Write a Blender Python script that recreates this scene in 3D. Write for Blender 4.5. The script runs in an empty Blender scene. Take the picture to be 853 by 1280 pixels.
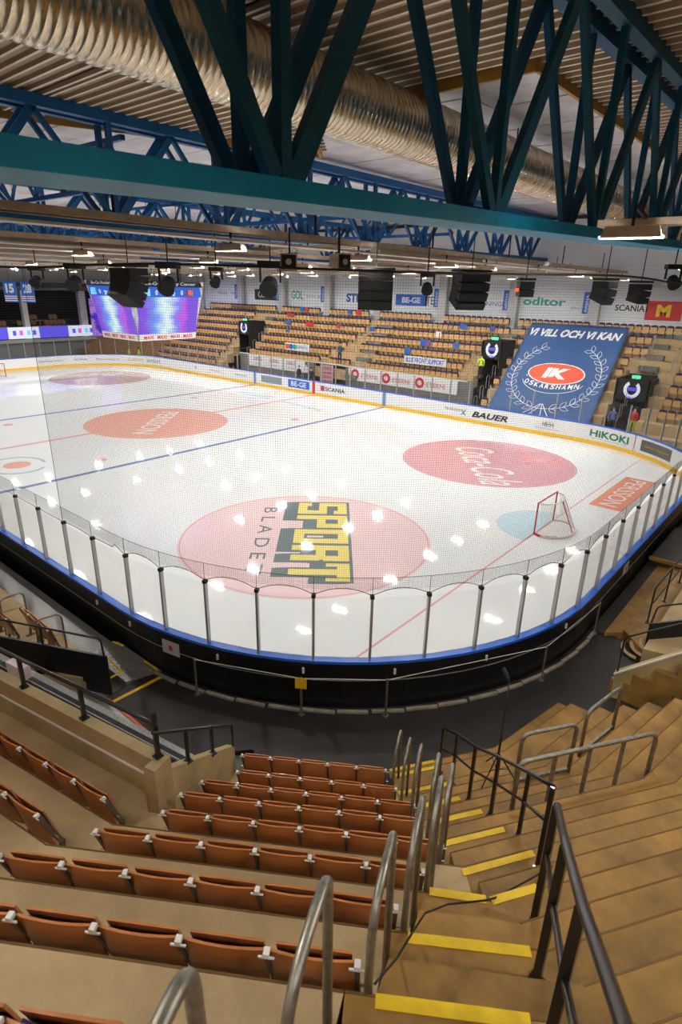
import bpy, math, random
from math import sin, cos, pi, radians as rad, tan
from mathutils import Vector, Matrix
random.seed(7)
SC = bpy.context.scene
COL = SC.collection

# ---------------------------------------------------------------- camera
cam = bpy.data.cameras.new('camera'); CAM = bpy.data.objects.new('camera', cam); COL.objects.link(CAM)
yaw, pit, rol = 0.6977824927, -0.3674554547, 0.022484648
f_ = Vector((-sin(yaw)*cos(pit), cos(yaw)*cos(pit), sin(pit)))
r_ = Vector((cos(yaw), sin(yaw), 0)); u_ = r_.cross(f_)
r2 = r_*cos(rol)+u_*sin(rol); u2 = u_*cos(rol)-r_*sin(rol)
M = Matrix((r2, u2, -f_)).transposed().to_4x4(); M.translation = Vector((33.4225, -21.0394, 8.4720))
CAM.matrix_world = M
cam.sensor_fit = 'VERTICAL'; cam.sensor_height = 36; cam.lens = 730.82/1280*36
cam.clip_end = 300; cam.clip_start = 0.05
cam.dof.use_dof = True; cam.dof.focus_distance = 24; cam.dof.aperture_fstop = 3.2
SC.camera = CAM
SC.view_settings.view_transform = 'Standard'; SC.view_settings.look = 'None'
SC.view_settings.gamma = 1; SC.view_settings.use_curve_mapping = False
SC.view_settings.exposure = -0.07
W = bpy.data.worlds.new('world'); SC.world = W; W.use_nodes = True
W.node_tree.nodes['Background'].inputs[0].default_value = (0.75, 0.85, 1, 1)
W.node_tree.nodes['Background'].inputs[1].default_value = 0.03
LAMP = 630.0
SC.cycles.max_bounces = 6; SC.cycles.diffuse_bounces = 4; SC.cycles.transparent_max_bounces = 24
SC.cycles.caustics_reflective = False; SC.cycles.caustics_refractive = False
SC.cycles.sample_clamp_indirect = 6

# ---------------------------------------------------------------- materials
MATS = {}
def mat(name, col, rough=.6, metal=0, noise=None, bump=0, emit=None, coat=0, spec=.5, col2=None, scale=3, detail=6, stretch=None):
    if name in MATS: return MATS[name]
    m = bpy.data.materials.new(name); m.use_nodes = True; nt = m.node_tree; b = nt.nodes['Principled BSDF']
    b.inputs['Base Color'].default_value = (*col, 1); b.inputs['Roughness'].default_value = rough
    b.inputs['Metallic'].default_value = metal; b.inputs['Coat Weight'].default_value = coat
    b.inputs['Specular IOR Level'].default_value = spec
    if emit:
        b.inputs['Emission Color'].default_value = (*emit[0], 1); b.inputs['Emission Strength'].default_value = emit[1]
    if noise or col2:
        tc = nt.nodes.new('ShaderNodeTexCoord'); mp = nt.nodes.new('ShaderNodeMapping'); nt.links.new(tc.outputs['Object'], mp.inputs[0])
        if stretch: mp.inputs['Scale'].default_value = stretch
        n = nt.nodes.new('ShaderNodeTexNoise'); n.inputs['Scale'].default_value = scale; n.inputs['Detail'].default_value = detail
        n.inputs['Roughness'].default_value = .65
        nt.links.new(mp.outputs[0], n.inputs['Vector'])
        r = nt.nodes.new('ShaderNodeValToRGB'); c2 = col2 or tuple(c*(1-noise) for c in col)
        r.color_ramp.elements[0].position = .35; r.color_ramp.elements[1].position = .68
        r.color_ramp.elements[0].color = (*c2, 1); r.color_ramp.elements[1].color = (*col, 1)
        nt.links.new(n.outputs['Fac'], r.inputs[0]); nt.links.new(r.outputs[0], b.inputs['Base Color'])
        if bump:
            bp = nt.nodes.new('ShaderNodeBump'); bp.inputs['Strength'].default_value = bump; bp.inputs['Distance'].default_value = .01
            n2 = nt.nodes.new('ShaderNodeTexNoise'); n2.inputs['Scale'].default_value = scale*12; n2.inputs['Detail'].default_value = 8
            nt.links.new(mp.outputs[0], n2.inputs['Vector'])
            nt.links.new(n2.outputs['Fac'], bp.inputs['Height']); nt.links.new(bp.outputs[0], b.inputs['Normal'])
    MATS[name] = m; return m
CONC = mat('concrete_tan', (.60, .43, .22), .75, noise=.28, bump=.35, scale=1.3)
CONCY = mat('concrete_ochre', (.43, .225, .045), .6, noise=.55, bump=.3, scale=1.6)
CONCW = mat('concrete_wall', (.52, .38, .18), .8, noise=.4, bump=.4, scale=1.1)
CONCD = mat('concrete_grey', (.22, .21, .19), .8, noise=.4, bump=.3, scale=1.5)
RUBBER = mat('black_rubber_floor', (.028, .023, .02), .55, noise=.5, scale=1.2, bump=.2)
ICE = mat('ice', (.84, .85, .83), .04, col2=(.81, .83, .825), scale=.5, spec=.3)
def paint(name, col): return mat(name, col, .05, spec=.3)
P_RED = paint('ice_pink', (.68, .37, .39)); P_RECT = paint('ice_bright_orange', (.80, .30, .20)); P_ORANGE = paint('ice_orange', (.82, .45, .37)); P_PINK = paint('ice_light_pink', (.86, .65, .65))
P_LINE = paint('ice_red_line', (.80, .42, .43)); P_BLUE = paint('ice_blue_line', (.20, .27, .52)); P_CREASE = paint('ice_crease_blue', (.57, .73, .81))
P_WHITE = paint('ice_white', (.86, .80, .80)); P_GREY = paint('ice_grey', (.20, .24, .25)); P_YELLOW = paint('ice_yellow', (.88, .74, .24)); P_BROWN = paint('ice_brown', (.62, .46, .41))
P_LB = paint('ice_pale_blue', (.42, .54, .64)); P_DULL = paint('ice_dull_grey', (.40, .41, .44))
WHITE = mat('white_board', (.85, .85, .84), .35); BLUE = mat('blue_cap', (.015, .13, .62), .35)
YELLOW = mat('yellow_kick', (.85, .50, .02), .4); BLACKB = mat('black_cladding', (.006, .006, .007), .35)
BLACK = mat('black_paint', (.008, .008, .009), .35, coat=.3); BLACKM = mat('black_matt', (.012, .012, .012), .8)
STRIPE = mat('yellow_tape', (.86, .56, .01), .55, noise=.18, scale=8)
BRASS = mat('floor_wood', (.40, .35, .27), .6, noise=.4, scale=5)
GALV = mat('galvanised_steel', (.40, .37, .30), .42, .75, noise=.45, scale=14)
ALU = mat('aluminium_post', (.50, .50, .50), .35, .7)
STEELP = mat('silver_plate', (.42, .41, .38), .35, .5, noise=.4, scale=30)
SILV = mat('seat_bracket', (.55, .53, .48), .35, .8); BRKT = mat('dark_bracket', (.13, .11, .085), .5, .3)
CAPM = mat('cap_white', (.75, .73, .68), .4)
def wood(name, c1, c2): return mat(name, c1, .38, col2=c2, scale=3, stretch=(1, 14, 14), coat=.15)
SEATW = wood('seat_plywood', (.60, .235, .075), (.48, .17, .045)); SEATE = mat('seat_edge', (.55, .26, .11), .5)
SEATT = mat('far_seat_tan', (.78, .47, .17), .5, noise=.25, scale=2); PURP = mat('purple_upholstery', (.045, .018, .10), .9)
TEAL = mat('teal_steel', (.004, .30, .50), .5, noise=.25, spec=.25, scale=1.5); WEB = mat('web_steel', (.005, .085, .15), .5, spec=.3); NAVY = mat('blue_steel', (.006, .10, .29), .45, spec=.3, noise=.25, scale=1.5)
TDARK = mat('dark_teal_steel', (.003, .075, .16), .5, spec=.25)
DECK = mat('ribbed_deck', (.46, .35, .23), .55, noise=.2, scale=.6); DECK_LIT = mat('deck_rib', (.86, .80, .66), .5)  # second, paler tone paints in the light caught by the ribs' bottom flanges
PALE = mat('pale_ceiling', (.80, .79, .82), .7, noise=.3, scale=.7); OCHRE = mat('ochre_beam', (.36, .19, .03), .6)
TRAY = mat('beige_tray', (.58, .46, .33), .6, noise=.3, scale=3); TRAYL = mat('pale_tray', (.60, .54, .44), .5)
LIT = mat('lamp_glass', (1, 1, 1), .5, emit=((1, .98, .945), LAMP))
def ductmat():
    m = mat('spiral_duct', (.62, .54, .40), .24, 1); nt = m.node_tree; b = nt.nodes['Principled BSDF']
    tc = nt.nodes.new('ShaderNodeTexCoord'); n = nt.nodes.new('ShaderNodeTexNoise'); mp = nt.nodes.new('ShaderNodeMapping')
    mp.inputs['Scale'].default_value = (1, 7, 1); n.inputs['Scale'].default_value = 1.2
    nt.links.new(tc.outputs['Object'], mp.inputs[0]); nt.links.new(mp.outputs[0], n.inputs['Vector'])
    r = nt.nodes.new('ShaderNodeMapRange'); r.inputs[3].default_value = .12; r.inputs[4].default_value = .4
    nt.links.new(n.outputs['Fac'], r.inputs[0]); nt.links.new(r.outputs[0], b.inputs['Roughness'])
    return m
DUCT = ductmat()
def glassmat():
    m = bpy.data.materials.new('clear_acrylic'); m.use_nodes = True; nt = m.node_tree; nt.nodes.clear()
    o = nt.nodes.new('ShaderNodeOutputMaterial'); mx = nt.nodes.new('ShaderNodeMixShader'); t = nt.nodes.new('ShaderNodeBsdfTransparent')
    t.inputs[0].default_value = (.985, .99, .985, 1); g = nt.nodes.new('ShaderNodeBsdfGlossy'); g.inputs['Roughness'].default_value = .03
    lw = nt.nodes.new('ShaderNodeLayerWeight'); lw.inputs['Blend'].default_value = .5
    pw = nt.nodes.new('ShaderNodeMath'); pw.operation = 'POWER'; pw.inputs[1].default_value = 5
    fr = nt.nodes.new('ShaderNodeMath'); fr.operation = 'MULTIPLY_ADD'; fr.inputs[1].default_value = .7; fr.inputs[2].default_value = .02
    nt.links.new(lw.outputs['Facing'], pw.inputs[0]); nt.links.new(pw.outputs[0], fr.inputs[0])
    nt.links.new(fr.outputs[0], mx.inputs[0]); nt.links.new(t.outputs[0], mx.inputs[1]); nt.links.new(g.outputs[0], mx.inputs[2]); nt.links.new(mx.outputs[0], o.inputs[0])
    return m
GLASS = glassmat()
NETM = mat('net_cord', (.05, .05, .05), .9)
NETG = mat('white_net_cord', (.62, .58, .52), .9); REDP = mat('red_pipe', (.50, .02, .02), .35)
def screen(name, kind, strength=1.0):
    m = bpy.data.materials.new(name); m.use_nodes = True; nt = m.node_tree; b = nt.nodes['Principled BSDF']
    b.inputs['Base Color'].default_value = (.01, .01, .01, 1); b.inputs['Roughness'].default_value = .4
    tc = nt.nodes.new('ShaderNodeTexCoord'); L = nt.links.new
    r = nt.nodes.new('ShaderNodeValToRGB'); cr = r.color_ramp
    if kind == 'jumbo':
        sx = nt.nodes.new('ShaderNodeSeparateXYZ'); L(tc.outputs['UV'], sx.inputs[0])
        n = nt.nodes.new('ShaderNodeTexNoise'); n.inputs['Scale'].default_value = 3.5; L(tc.outputs['UV'], n.inputs['Vector'])
        ma = nt.nodes.new('ShaderNodeMath'); ma.operation = 'MULTIPLY_ADD'; ma.inputs[1].default_value = .35; L(n.outputs['Fac'], ma.inputs[0]); L(sx.outputs[0], ma.inputs[2])
        L(ma.outputs[0], r.inputs[0])
        els = [(0.0, (.10, .03, .62)), (.28, (.26, .08, .85)), (.42, (.15, .35, .95)), (.60, (.75, .98, 1)), (.66, (.8, 1, 1)), (.80, (.22, .25, .95)), (.92, (.62, .08, .85)), (1, (.22, .08, .8))]
    else:
        n = nt.nodes.new('ShaderNodeTexNoise'); n.inputs['Scale'].default_value = 1.1; n.inputs['Detail'].default_value = 3; L(tc.outputs['Object'], n.inputs['Vector']); L(n.outputs['Fac'], r.inputs[0])
        els = [(0.0, (.03, .03, .6)), (.42, (.05, .04, .7)), (.5, (.35, .08, .8)), (.56, (.6, .3, .9)), (1, (.1, .1, .9))]
    while len(cr.elements) > 1: cr.elements.remove(cr.elements[-1])
    cr.elements[0].position = els[0][0]; cr.elements[0].color = (*els[0][1], 1)
    for p, c in els[1:]: e = cr.elements.new(p); e.color = (*c, 1)
    L(r.outputs[0], b.inputs['Emission Color']); b.inputs['Emission Strength'].default_value = strength
    return m
SCR = screen('jumbotron_screen', 'jumbo', 1.0); SCR2 = screen('violet_screen', 'v', .7)
def emis(name, c, s=1): return mat(name, tuple(x*.3 for x in c), .5, emit=(c, s))
E_BLUE = emis('screen_blue', (.01, .10, .55)); E_WHITE = emis('screen_white', (.8, .85, 1), .9); E_GREEN = emis('exit_green', (.1, .9, .45), 1.2)
E_CYAN = emis('screen_cyan', (.2, .7, 1), .9); E_VIO = emis('screen_violet', (.12, .10, .85), .9); E_RED = emis('lamp_red', (1, .12, .03), 2)
E_PINK = emis('screen_pink', (.75, .12, .75), .9)
def flat(name, c, rough=.6): return mat(name, c, rough)
T_RED = flat('print_red', (.62, .03, .03)); T_BLUE = flat('print_blue', (.02, .12, .50)); T_BLACK = flat('print_black', (.02, .02, .02)); T_GREEN = flat('print_green', (.01, .22, .12))
T_GREY = flat('print_grey', (.25, .26, .28)); T_WHITE = flat('print_white', (.82, .82, .82)); T_GOLD = flat('print_gold', (.55, .33, .04)); T_ROSE = flat('print_rose', (.62, .2, .22)); T_TEAL = flat('print_teal', (.02, .36, .32))
T_YEL = flat('print_yellow', (.9, .6, .02)); T_ORR = flat('print_orange_red', (.78, .10, .04)); T_MID = flat('cloth_blue', (.025, .085, .235)); T_LIME = flat('vest_lime', (.55, .75, .02)); T_MAR = flat('print_maroon', (.4, .02, .06))

# ---------------------------------------------------------------- mesh helpers
class MB:
    def __init__(s): s.v = []; s.f = []; s.m = []; s.mats = []; s.uv = None
    def mi(s, m):
        if m is None: return 0
        if m not in s.mats: s.mats.append(m)
        return s.mats.index(m)
    def add(s, vs, fs, m=None):
        o = len(s.v); k = s.mi(m); s.v += [tuple(v) for v in vs]; s.f += [tuple(i+o for i in f) for f in fs]; s.m += [k]*len(fs); return s
    def box(s, c, d, m=None, rz=0, mx=None):
        X, Y, Z = (x/2 for x in d); vs = [Vector((a*X, b*Y, e*Z)) for e in (-1, 1) for a, b in ((-1, -1), (1, -1), (1, 1), (-1, 1))]
        R = mx or Matrix.Rotation(rz, 3, 'Z'); vs = [R @ v + Vector(c) for v in vs]
        return s.add(vs, [(3, 2, 1, 0), (4, 5, 6, 7), (0, 1, 5, 4), (1, 2, 6, 5), (2, 3, 7, 6), (3, 0, 4, 7)], m)
    def bar(s, a, b, w, h=None, m=None, up=(0, 0, 1)):
        a, b = Vector(a), Vector(b); h = h or w; t = (b-a); L = t.length; t.normalize(); up = Vector(up)
        if abs(t.dot(up)) > .98: up = Vector((1, 0, 0))
        x = t.cross(up).normalized(); z = x.cross(t).normalized()
        vs = []
        for p in (a, b):
            for sx, sz in ((-1, -1), (1, -1), (1, 1), (-1, 1)): vs.append(p+x*sx*w/2+z*sz*h/2)
        return s.add(vs, [(0, 1, 2, 3), (7, 6, 5, 4), (1, 0, 4, 5), (2, 1, 5, 6), (3, 2, 6, 7), (0, 3, 7, 4)], m)
    def prism(s, poly, z0, z1, m=None):
        n = len(poly); zz = lambda p, z: z if not callable(z) else z(p)
        vs = [(p[0], p[1], zz(p, z0)) for p in poly]+[(p[0], p[1], zz(p, z1)) for p in poly]
        return s.add(vs, [tuple(range(n-1, -1, -1)), tuple(range(n, 2*n))]+[(i, (i+1) % n, n+(i+1) % n, n+i) for i in range(n)], m)
    def tube(s, pts, r, n=8, m=None, cap=True, close=False):
        pts = [Vector(p) for p in pts]; rs = r if isinstance(r, (list, tuple)) else [r]*len(pts); N = len(pts); vs = []; fs = []
        prev = None
        for i, p in enumerate(pts):
            if close: t = pts[(i+1) % N]-pts[i-1]
            else: t = pts[min(i+1, N-1)]-pts[max(i-1, 0)]
            t.normalize()
            if prev is None:
                a = Vector((0, 0, 1)) if abs(t.z) < .9 else Vector((1, 0, 0)); x = t.cross(a).normalized()
            else: x = (prev-t*prev.dot(t)).normalized()
            prev = x; y = t.cross(x)
            for k in range(n): vs.append(p+(x*cos(2*pi*k/n)+y*sin(2*pi*k/n))*rs[i])
        for i in range(N if close else N-1):
            j = (i+1) % N
            for k in range(n): fs.append((i*n+k, i*n+(k+1) % n, j*n+(k+1) % n, j*n+k))
        if cap and not close: fs += [tuple(range(n-1, -1, -1)), tuple(range((N-1)*n, N*n))]
        return s.add(vs, fs, m)
    def sweep(s, path, sec, m=None, close=True):
        # path: list of (x,y,nx,ny); sec: list of (offset outwards, z)
        n = len(sec); N = len(path); vs = [(p[0]+p[2]*a, p[1]+p[3]*a, z) for p in path for a, z in sec]; fs = []
        for i in range(N if close else N-1):
            j = (i+1) % N
            for k in range(n): fs.append((i*n+k, i*n+(k+1) % n, j*n+(k+1) % n, j*n+k))
        if not close: fs += [tuple(range(n-1, -1, -1)), tuple(range((N-1)*n, N*n))]
        return s.add(vs, fs, m)
    def mesh(s, name, mat_=None, smooth=False):
        me = bpy.data.meshes.new(name); me.from_pydata(s.v, [], s.f)
        if mat_ is not None and not s.mats: s.mats = [mat_]; s.m = [0]*len(s.f)
        for m in s.mats: me.materials.append(m)
        me.polygons.foreach_set('material_index', s.m)
        if smooth: me.polygons.foreach_set('use_smooth', [True]*len(s.f))
        me.update(); return me
    def build(s, name, mat_=None, parent=None, smooth=False, loc=None):
        return link(name, s.mesh(name, mat_, smooth), parent, loc)
def link(name, data, parent=None, loc=None):
    o = bpy.data.objects.new(name, data); COL.objects.link(o)
    if parent: o.parent = parent
    if loc is not None: o.location = loc
    return o
def tag(o, label=None, cat=None, group=None, kind=None):
    if label: o['label'] = label
    if cat: o['category'] = cat
    if group: o['group'] = group
    if kind: o['kind'] = kind
    return o
def thing(name, label, cat, loc=(0, 0, 0), group=None, kind=None):
    o = link(name, None, None, loc); o.empty_display_size = .1; return tag(o, label, cat, group, kind)
def struct(name, mb, m=None, parent=None, label=None):
    o = mb.build(name, m, parent)
    if not parent: o['kind'] = 'structure'
    return o
def smooth(o, ang=40):
    me = o.data; me.polygons.foreach_set('use_smooth', [True]*len(me.polygons))
    try: me.set_sharp_from_angle(angle=rad(ang))
    except Exception: pass
    return o
def bevel(o, w=.01, seg=2):
    b = o.modifiers.new('bevel', 'BEVEL'); b.width = w; b.segments = seg; b.limit_method = 'ANGLE'; return o
_tc = {}
def textmesh(s, ext=.002, align='CENTER', shear=0, bold=0):
    key = (s, ext, align, shear, bold)
    if key in _tc: return _tc[key]
    cu = bpy.data.curves.new('lettering', 'FONT'); cu.body = s; cu.extrude = ext; cu.align_x = align; cu.align_y = 'CENTER'; cu.size = 1; cu.resolution_u = 3; cu.shear = shear; cu.offset = bold
    o = bpy.data.objects.new('tmp', cu); COL.objects.link(o); dg = bpy.context.evaluated_depsgraph_get(); me = bpy.data.meshes.new_from_object(o.evaluated_get(dg))
    bpy.data.objects.remove(o); _tc[key] = me; me.name = 'lettering'; return me
def text(s, w, h, origin, right, up, m, parent=None, name='lettering', ext=.002, shear=0, bold=0.0):
    """lettering that fills a w x h box centred on origin, reading along right, upright along up"""
    me = textmesh(s, ext, 'CENTER', shear, bold).copy(); me.materials.clear(); me.materials.append(m)
    xs = [v.co.x for v in me.vertices]; ys = [v.co.y for v in me.vertices]
    cx, cy = (min(xs)+max(xs))/2, (min(ys)+max(ys))/2; sx = w/max(1e-6, max(xs)-min(xs)); sy = h/max(1e-6, max(ys)-min(ys))
    right = Vector(right).normalized(); up = Vector(up).normalized(); n = right.cross(up)
    O = Vector(origin)
    for v in me.vertices: v.co = O+right*(v.co.x-cx)*sx+up*(v.co.y-cy)*sy+n*v.co.z
    return link(name, me, parent)
def ordinal(n):
    W_ = ['first', 'second', 'third', 'fourth', 'fifth', 'sixth', 'seventh', 'eighth', 'ninth', 'tenth', 'eleventh', 'twelfth']
    return W_[n-1] if n <= 12 else (str(n)+('th' if 10 < n % 100 < 20 else {1: 'st', 2: 'nd', 3: 'rd'}.get(n % 10, 'th')))

# ---------------------------------------------------------------- rink outline
HL, HW, RC = 29.72, 14.93, 8.15
def outline(off=0, seg=20):
    pts = []
    for cx, cy, a0 in ((HL-RC, -(HW-RC), -90), (HL-RC, HW-RC, 0), (-(HL-RC), HW-RC, 90), (-(HL-RC), -(HW-RC), 180)):
        for k in range(seg+1):
            a = rad(a0+90*k/seg); pts.append((cx+cos(a)*(RC+off), cy+sin(a)*(RC+off), cos(a), sin(a)))
    return pts
SIDE = 2*(HL-RC); END = 2*(HW-RC); ARC = RC*pi/2
def at_s(s, off=0):
    """arc length s from the near-side tangent point of the near corner, + towards the near end"""
    if s < 0: return Vector((HL-RC+s, -HW-off, 0)), Vector((0, -1, 0))
    r = RC
    if s < ARC:
        a = -pi/2+s/r; return Vector((HL-RC+cos(a)*(r+off), -(HW-RC)+sin(a)*(r+off), 0)), Vector((cos(a), sin(a), 0))
    s -= ARC
    if s < END: return Vector((HL+off, -(HW-RC)+s, 0)), Vector((1, 0, 0))
    s -= END
    if s < ARC:
        a = s/r; return Vector((HL-RC+cos(a)*(r+off), HW-RC+sin(a)*(r+off), 0)), Vector((cos(a), sin(a), 0))
    s -= ARC
    if s < SIDE: return Vector((HL-RC-s, HW+off, 0)), Vector((0, 1, 0))
    s -= SIDE
    if s < ARC:
        a = pi/2+s/r; return Vector((-(HL-RC)+cos(a)*(r+off), HW-RC+sin(a)*(r+off), 0)), Vector((cos(a), sin(a), 0))
    s -= ARC
    return Vector((-HL-off, HW-RC-s, 0)), Vector((-1, 0, 0))

# ---------------------------------------------------------------- ground, ice
struct('floor', MB().prism([(-60, -40), (60, -40), (60, 40), (-60, 40)], -.5, -.12), CONCD)
ICEO = thing('ice_sheet', 'white glossy ice sheet with painted lines and round adverts', None, kind='structure')
MB().prism([(p[0], p[1]) for p in outline(0)], -.12, 0).build('ice_surface', ICE, ICEO)
def strip(poly, m, name, z=.0015): return MB().prism(poly, .0002, z).build(name, m, ICEO)
def clipy(x):
    if abs(x) < HL-RC: return HW
    return HW-RC+math.sqrt(max(RC**2-(abs(x)-HL+RC)**2, 0))
def xline(x, w, m, name):
    y = clipy(abs(x)+w/2); strip([(x-w/2, -y), (x+w/2, -y), (x+w/2, y), (x-w/2, y)], m, name)
for x in (-7.27, 7.27): xline(x, .30, P_BLUE, 'blue_line')
for x in (-26, 26): xline(x, .07, P_LINE, 'goal_line')
def disc(cx, cy, r, m, name, z=.003, n=72, z0=.0004): return MB().prism([(cx+cos(2*pi*k/n)*r, cy+sin(2*pi*k/n)*r) for k in range(n)], z0, z).build(name, m, ICEO)
def ringd(cx, cy, r, w, m, name, a0=0, a1=360, z=.0045, sx=1, sy=1, rot=0):
    n = 64; mb = MB(); vs = []; fs = []
    for k in range(n+1):
        a = rad(a0+(a1-a0)*k/n)
        for q in (r-w/2, r+w/2):
            x, y = cos(a)*q*sx, sin(a)*q*sy; vs.append((cx+x*cos(rot)-y*sin(rot), cy+x*sin(rot)+y*cos(rot), z))
    for k in range(n): fs.append((2*k, 2*k+1, 2*k+3, 2*k+2))
    return mb.add(vs, fs).build(name, m, ICEO)
for s in (-1, 1):
    y = clipy(.15)
    strip([(-.15, s*4.5), (.15, s*4.5), (.15, s*y), (-.15, s*y)] if s > 0 else [(-.15, -y), (.15, -y), (.15, -4.5), (-.15, -4.5)], P_LINE, 'centre_line')
disc(20, -7, 4.5, P_PINK, 'faceoff_disc'); disc(20, 7, 4.5, P_RED, 'faceoff_disc'); disc(0, 0, 4.5, P_ORANGE, 'centre_disc')
disc(-20, 7, 4.5, P_BROWN, 'faceoff_disc'); disc(-20, -7, 4.5, P_PINK, 'faceoff_disc')
ringd(20, -7, 4.42, .05, P_LINE, 'faceoff_ring'); ringd(20, 7, 4.42, .05, P_LINE, 'faceoff_ring')
for x in (-5.64, 5.64):
    for y in (-7, 7): disc(x, y, .3, P_LINE, 'faceoff_spot')
for s in (-1, 1):
    n = 24; pts = [(s*26, -1.78), (s*26, 1.78)]+[(s*(26-1.78*sin(rad(a))), 1.78*cos(rad(a))) for a in range(0, 181, 8)][1:-1]
    if s < 0: pts = pts[::-1]
    strip(pts, P_CREASE, 'goal_crease')
D45 = Vector((.655, -.755, 0)); U45 = Vector((.755, .655, 0))
def ice_text(s, w, h, c, right, up, m, ext=.0012, z=.006, shear=0, bold=0): return text(s, w, h, (c[0], c[1], z), right, up, m, ICEO, 'ice_lettering', ext, shear, bold)
LET = {'S': [(0, 0, 1, .2), (.68, 0, 1, .55), (0, .42, 1, .6), (0, .45, .32, 1), (0, .8, 1, 1), (.68, .72, 1, 1), (0, 0, .32, .28)],
       'P': [(0, 0, .34, 1), (0, .8, 1, 1), (.66, .4, 1, 1), (0, .4, 1, .58)], 'O': [(0, 0, .34, 1), (.66, 0, 1, 1), (0, 0, 1, .2), (0, .8, 1, 1)],
       'R': [(0, 0, .34, 1), (0, .8, 1, 1), (.66, .55, 1, 1), (0, .42, .92, .6), (.62, 0, .98, .5)], 'T': [(.33, 0, .67, 1), (0, .78, 1, 1), (0, .6, .2, 1), (.8, .6, 1, 1)]}
CS = Vector((20.35, -6.55, 0))
def sport(g, off, m, z, w=1.28, h=2.0):
    for i, ch in enumerate('SPORT'):
        mb = MB()
        for n_, (a0, b0, a1, b1) in enumerate(LET[ch]):
            x0 = -3.5+i*1.43+a0*w-g; x1 = -3.5+i*1.43+a1*w+g; y0 = -h/2+b0*h-g; y1 = -h/2+b1*h+g
            poly = [CS+D45*(x+off[0])+U45*(y+off[1]) for x, y in ((x0, y0), (x1, y0), (x1, y1), (x0, y1))]
            mb.add([(p.x, p.y, z+n_*.00002) for p in poly], [(0, 1, 2, 3)])
        mb.build('ice_letter', m, ICEO)
sport(.10, (.06, -.42), P_GREY, .0040); sport(.10, (.04, -.28), P_GREY, .0044); sport(.10, (.02, -.14), P_GREY, .0048); sport(.09, (0, 0), P_GREY, .0052); sport(-.015, (0, 0), P_YELLOW, .0060)
ice_text('B L A D E T', 5.9, .52, (18.85, -8.0), D45, U45, P_GREY, .0006, .006)
ice_text('Coca-Cola', 6.9, 2.1, (20.3, 6.3), D45, U45, P_WHITE, shear=.4)
ice_text('PERSSON', 6.6, 1.25, (0, 0), D45, U45, P_WHITE, bold=.01)
strip([(26.38, 3.87), (27.72, 3.87), (27.72, 9.28), (26.38, 9.28)], P_RECT, 'advert_panel', .003)
ice_text('PERSSON', 4.7, .75, (27.05, 6.6), (0, -1, 0), (1, 0, 0), P_WHITE)
ice_text('SHL', 1.7, .6, (4.1, 10.6), (1, 0, 0), (0, 1, 0), P_DULL, shear=.3)
ice_text('Oskarshamn', 3.4, .45, (1.6, 10.9), (1, -.1, 0), (.1, 1, 0), P_DULL, shear=.3)
MB().prism([(-5.6, 11.0), (-1.3, 11.0), (-1.3, 11.15), (-5.6, 11.15)], .0004, .003).build('advert_outline', P_LB, ICEO)
MB().prism([(-5.6, 11.7), (-1.3, 11.7), (-1.3, 11.85), (-5.6, 11.85)], .0004, .003).build('advert_outline', P_LB, ICEO)
ice_text('Oskarshamn', 3.9, .4, (-3.45, 11.42), (1, 0, 0), (0, 1, 0), P_LB)
disc(3.6, -10.25, .62, P_ORANGE, 'club_logo_centre', .004)
ringd(3.55, -10.3, 1.25, .16, P_LB, 'club_logo_ring', 70, 250, sx=1.15); ringd(3.75, -10.3, 1.25, .16, P_LB, 'club_logo_ring', 250, 400, sx=1.15, z=.005)

# ---------------------------------------------------------------- boards
BO = thing('dasher_boards', 'white rink boards with blue cap, yellow kick strip and black outside, printed with adverts', 'rink boards')
PL = outline(0)
MB().sweep(PL, [(0, .22), (.1, .22), (.1, 1.12), (0, 1.12)]).build('board_face', WHITE, BO)
MB().sweep(PL, [(-.02, 1.12), (.16, 1.12), (.16, 1.18), (-.02, 1.18)]).build('blue_cap', BLUE, BO)
MB().sweep(PL, [(-.012, 0), (.1, 0), (.1, .22), (-.012, .22)]).build('kick_strip', YELLOW, BO)
MB().sweep(PL, [(.1, -.1), (.14, -.1), (.14, 1.12), (.1, 1.12)]).build('outer_cladding', BLACKB, BO)
MB().sweep(PL, [(.14, .70), (.155, .70), (.155, .715), (.14, .715)]).build('cladding_seam', ALU, BO)
mb = MB()
for k in range(44):
    p, n = at_s(-9.5+k*.72, .16); t = Vector((-n.y, n.x, 0))
    mb.bar(p+t*.0+Vector((0, 0, .02))+n*.12, p+t*(.70 if k % 3 else .66)+Vector((0, 0, .02))+n*.12, .08, .05)
mb.build('foot_ledge', BRASS, BO)
def on_board(s, z, off=-.006):
    p, n = at_s(s); p = p+n*off; p.z = z; return p, -n
def board_text(txt, w, h, s, m, z=.68, shear=0, bold=0, plate=None, ph=None, pw=None):
    p, n = on_board(s, z, -.012); right = Vector((0, 0, 1)).cross(n)
    if plate:
        pw = pw or w*1.25; ph = ph or h*1.6; mbp = MB(); mbp.sweep([(*(at_s(s-pw/2+pw*i/8)[0])[:2], *(at_s(s-pw/2+pw*i/8)[1])[:2]) for i in range(9)], [(-.012, z-ph/2), (-.002, z-ph/2), (-.002, z+ph/2), (-.012, z+ph/2)], close=False).build('advert_plate', plate, BO)
    if txt:
        o = text(txt, w, h, (0, 0, 0), (1, 0, 0), (0, 1, 0), m, BO, 'board_lettering', .002, shear, bold)
        for v in o.data.vertices:
            q, n_ = at_s(s-v.co.x); q = q-n_*(.016+v.co.z); v.co = (q.x, q.y, z+v.co.y)
S0 = ARC+END+ARC   # s of far side tangent point at x=+21.57
def sx(x): return S0+(HL-RC-x)
board_text('SCANIA', 2.1, .32, sx(2.35), T_BLACK, bold=.02); board_text('', 0, 0, sx(1.0), T_MAR)
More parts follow.
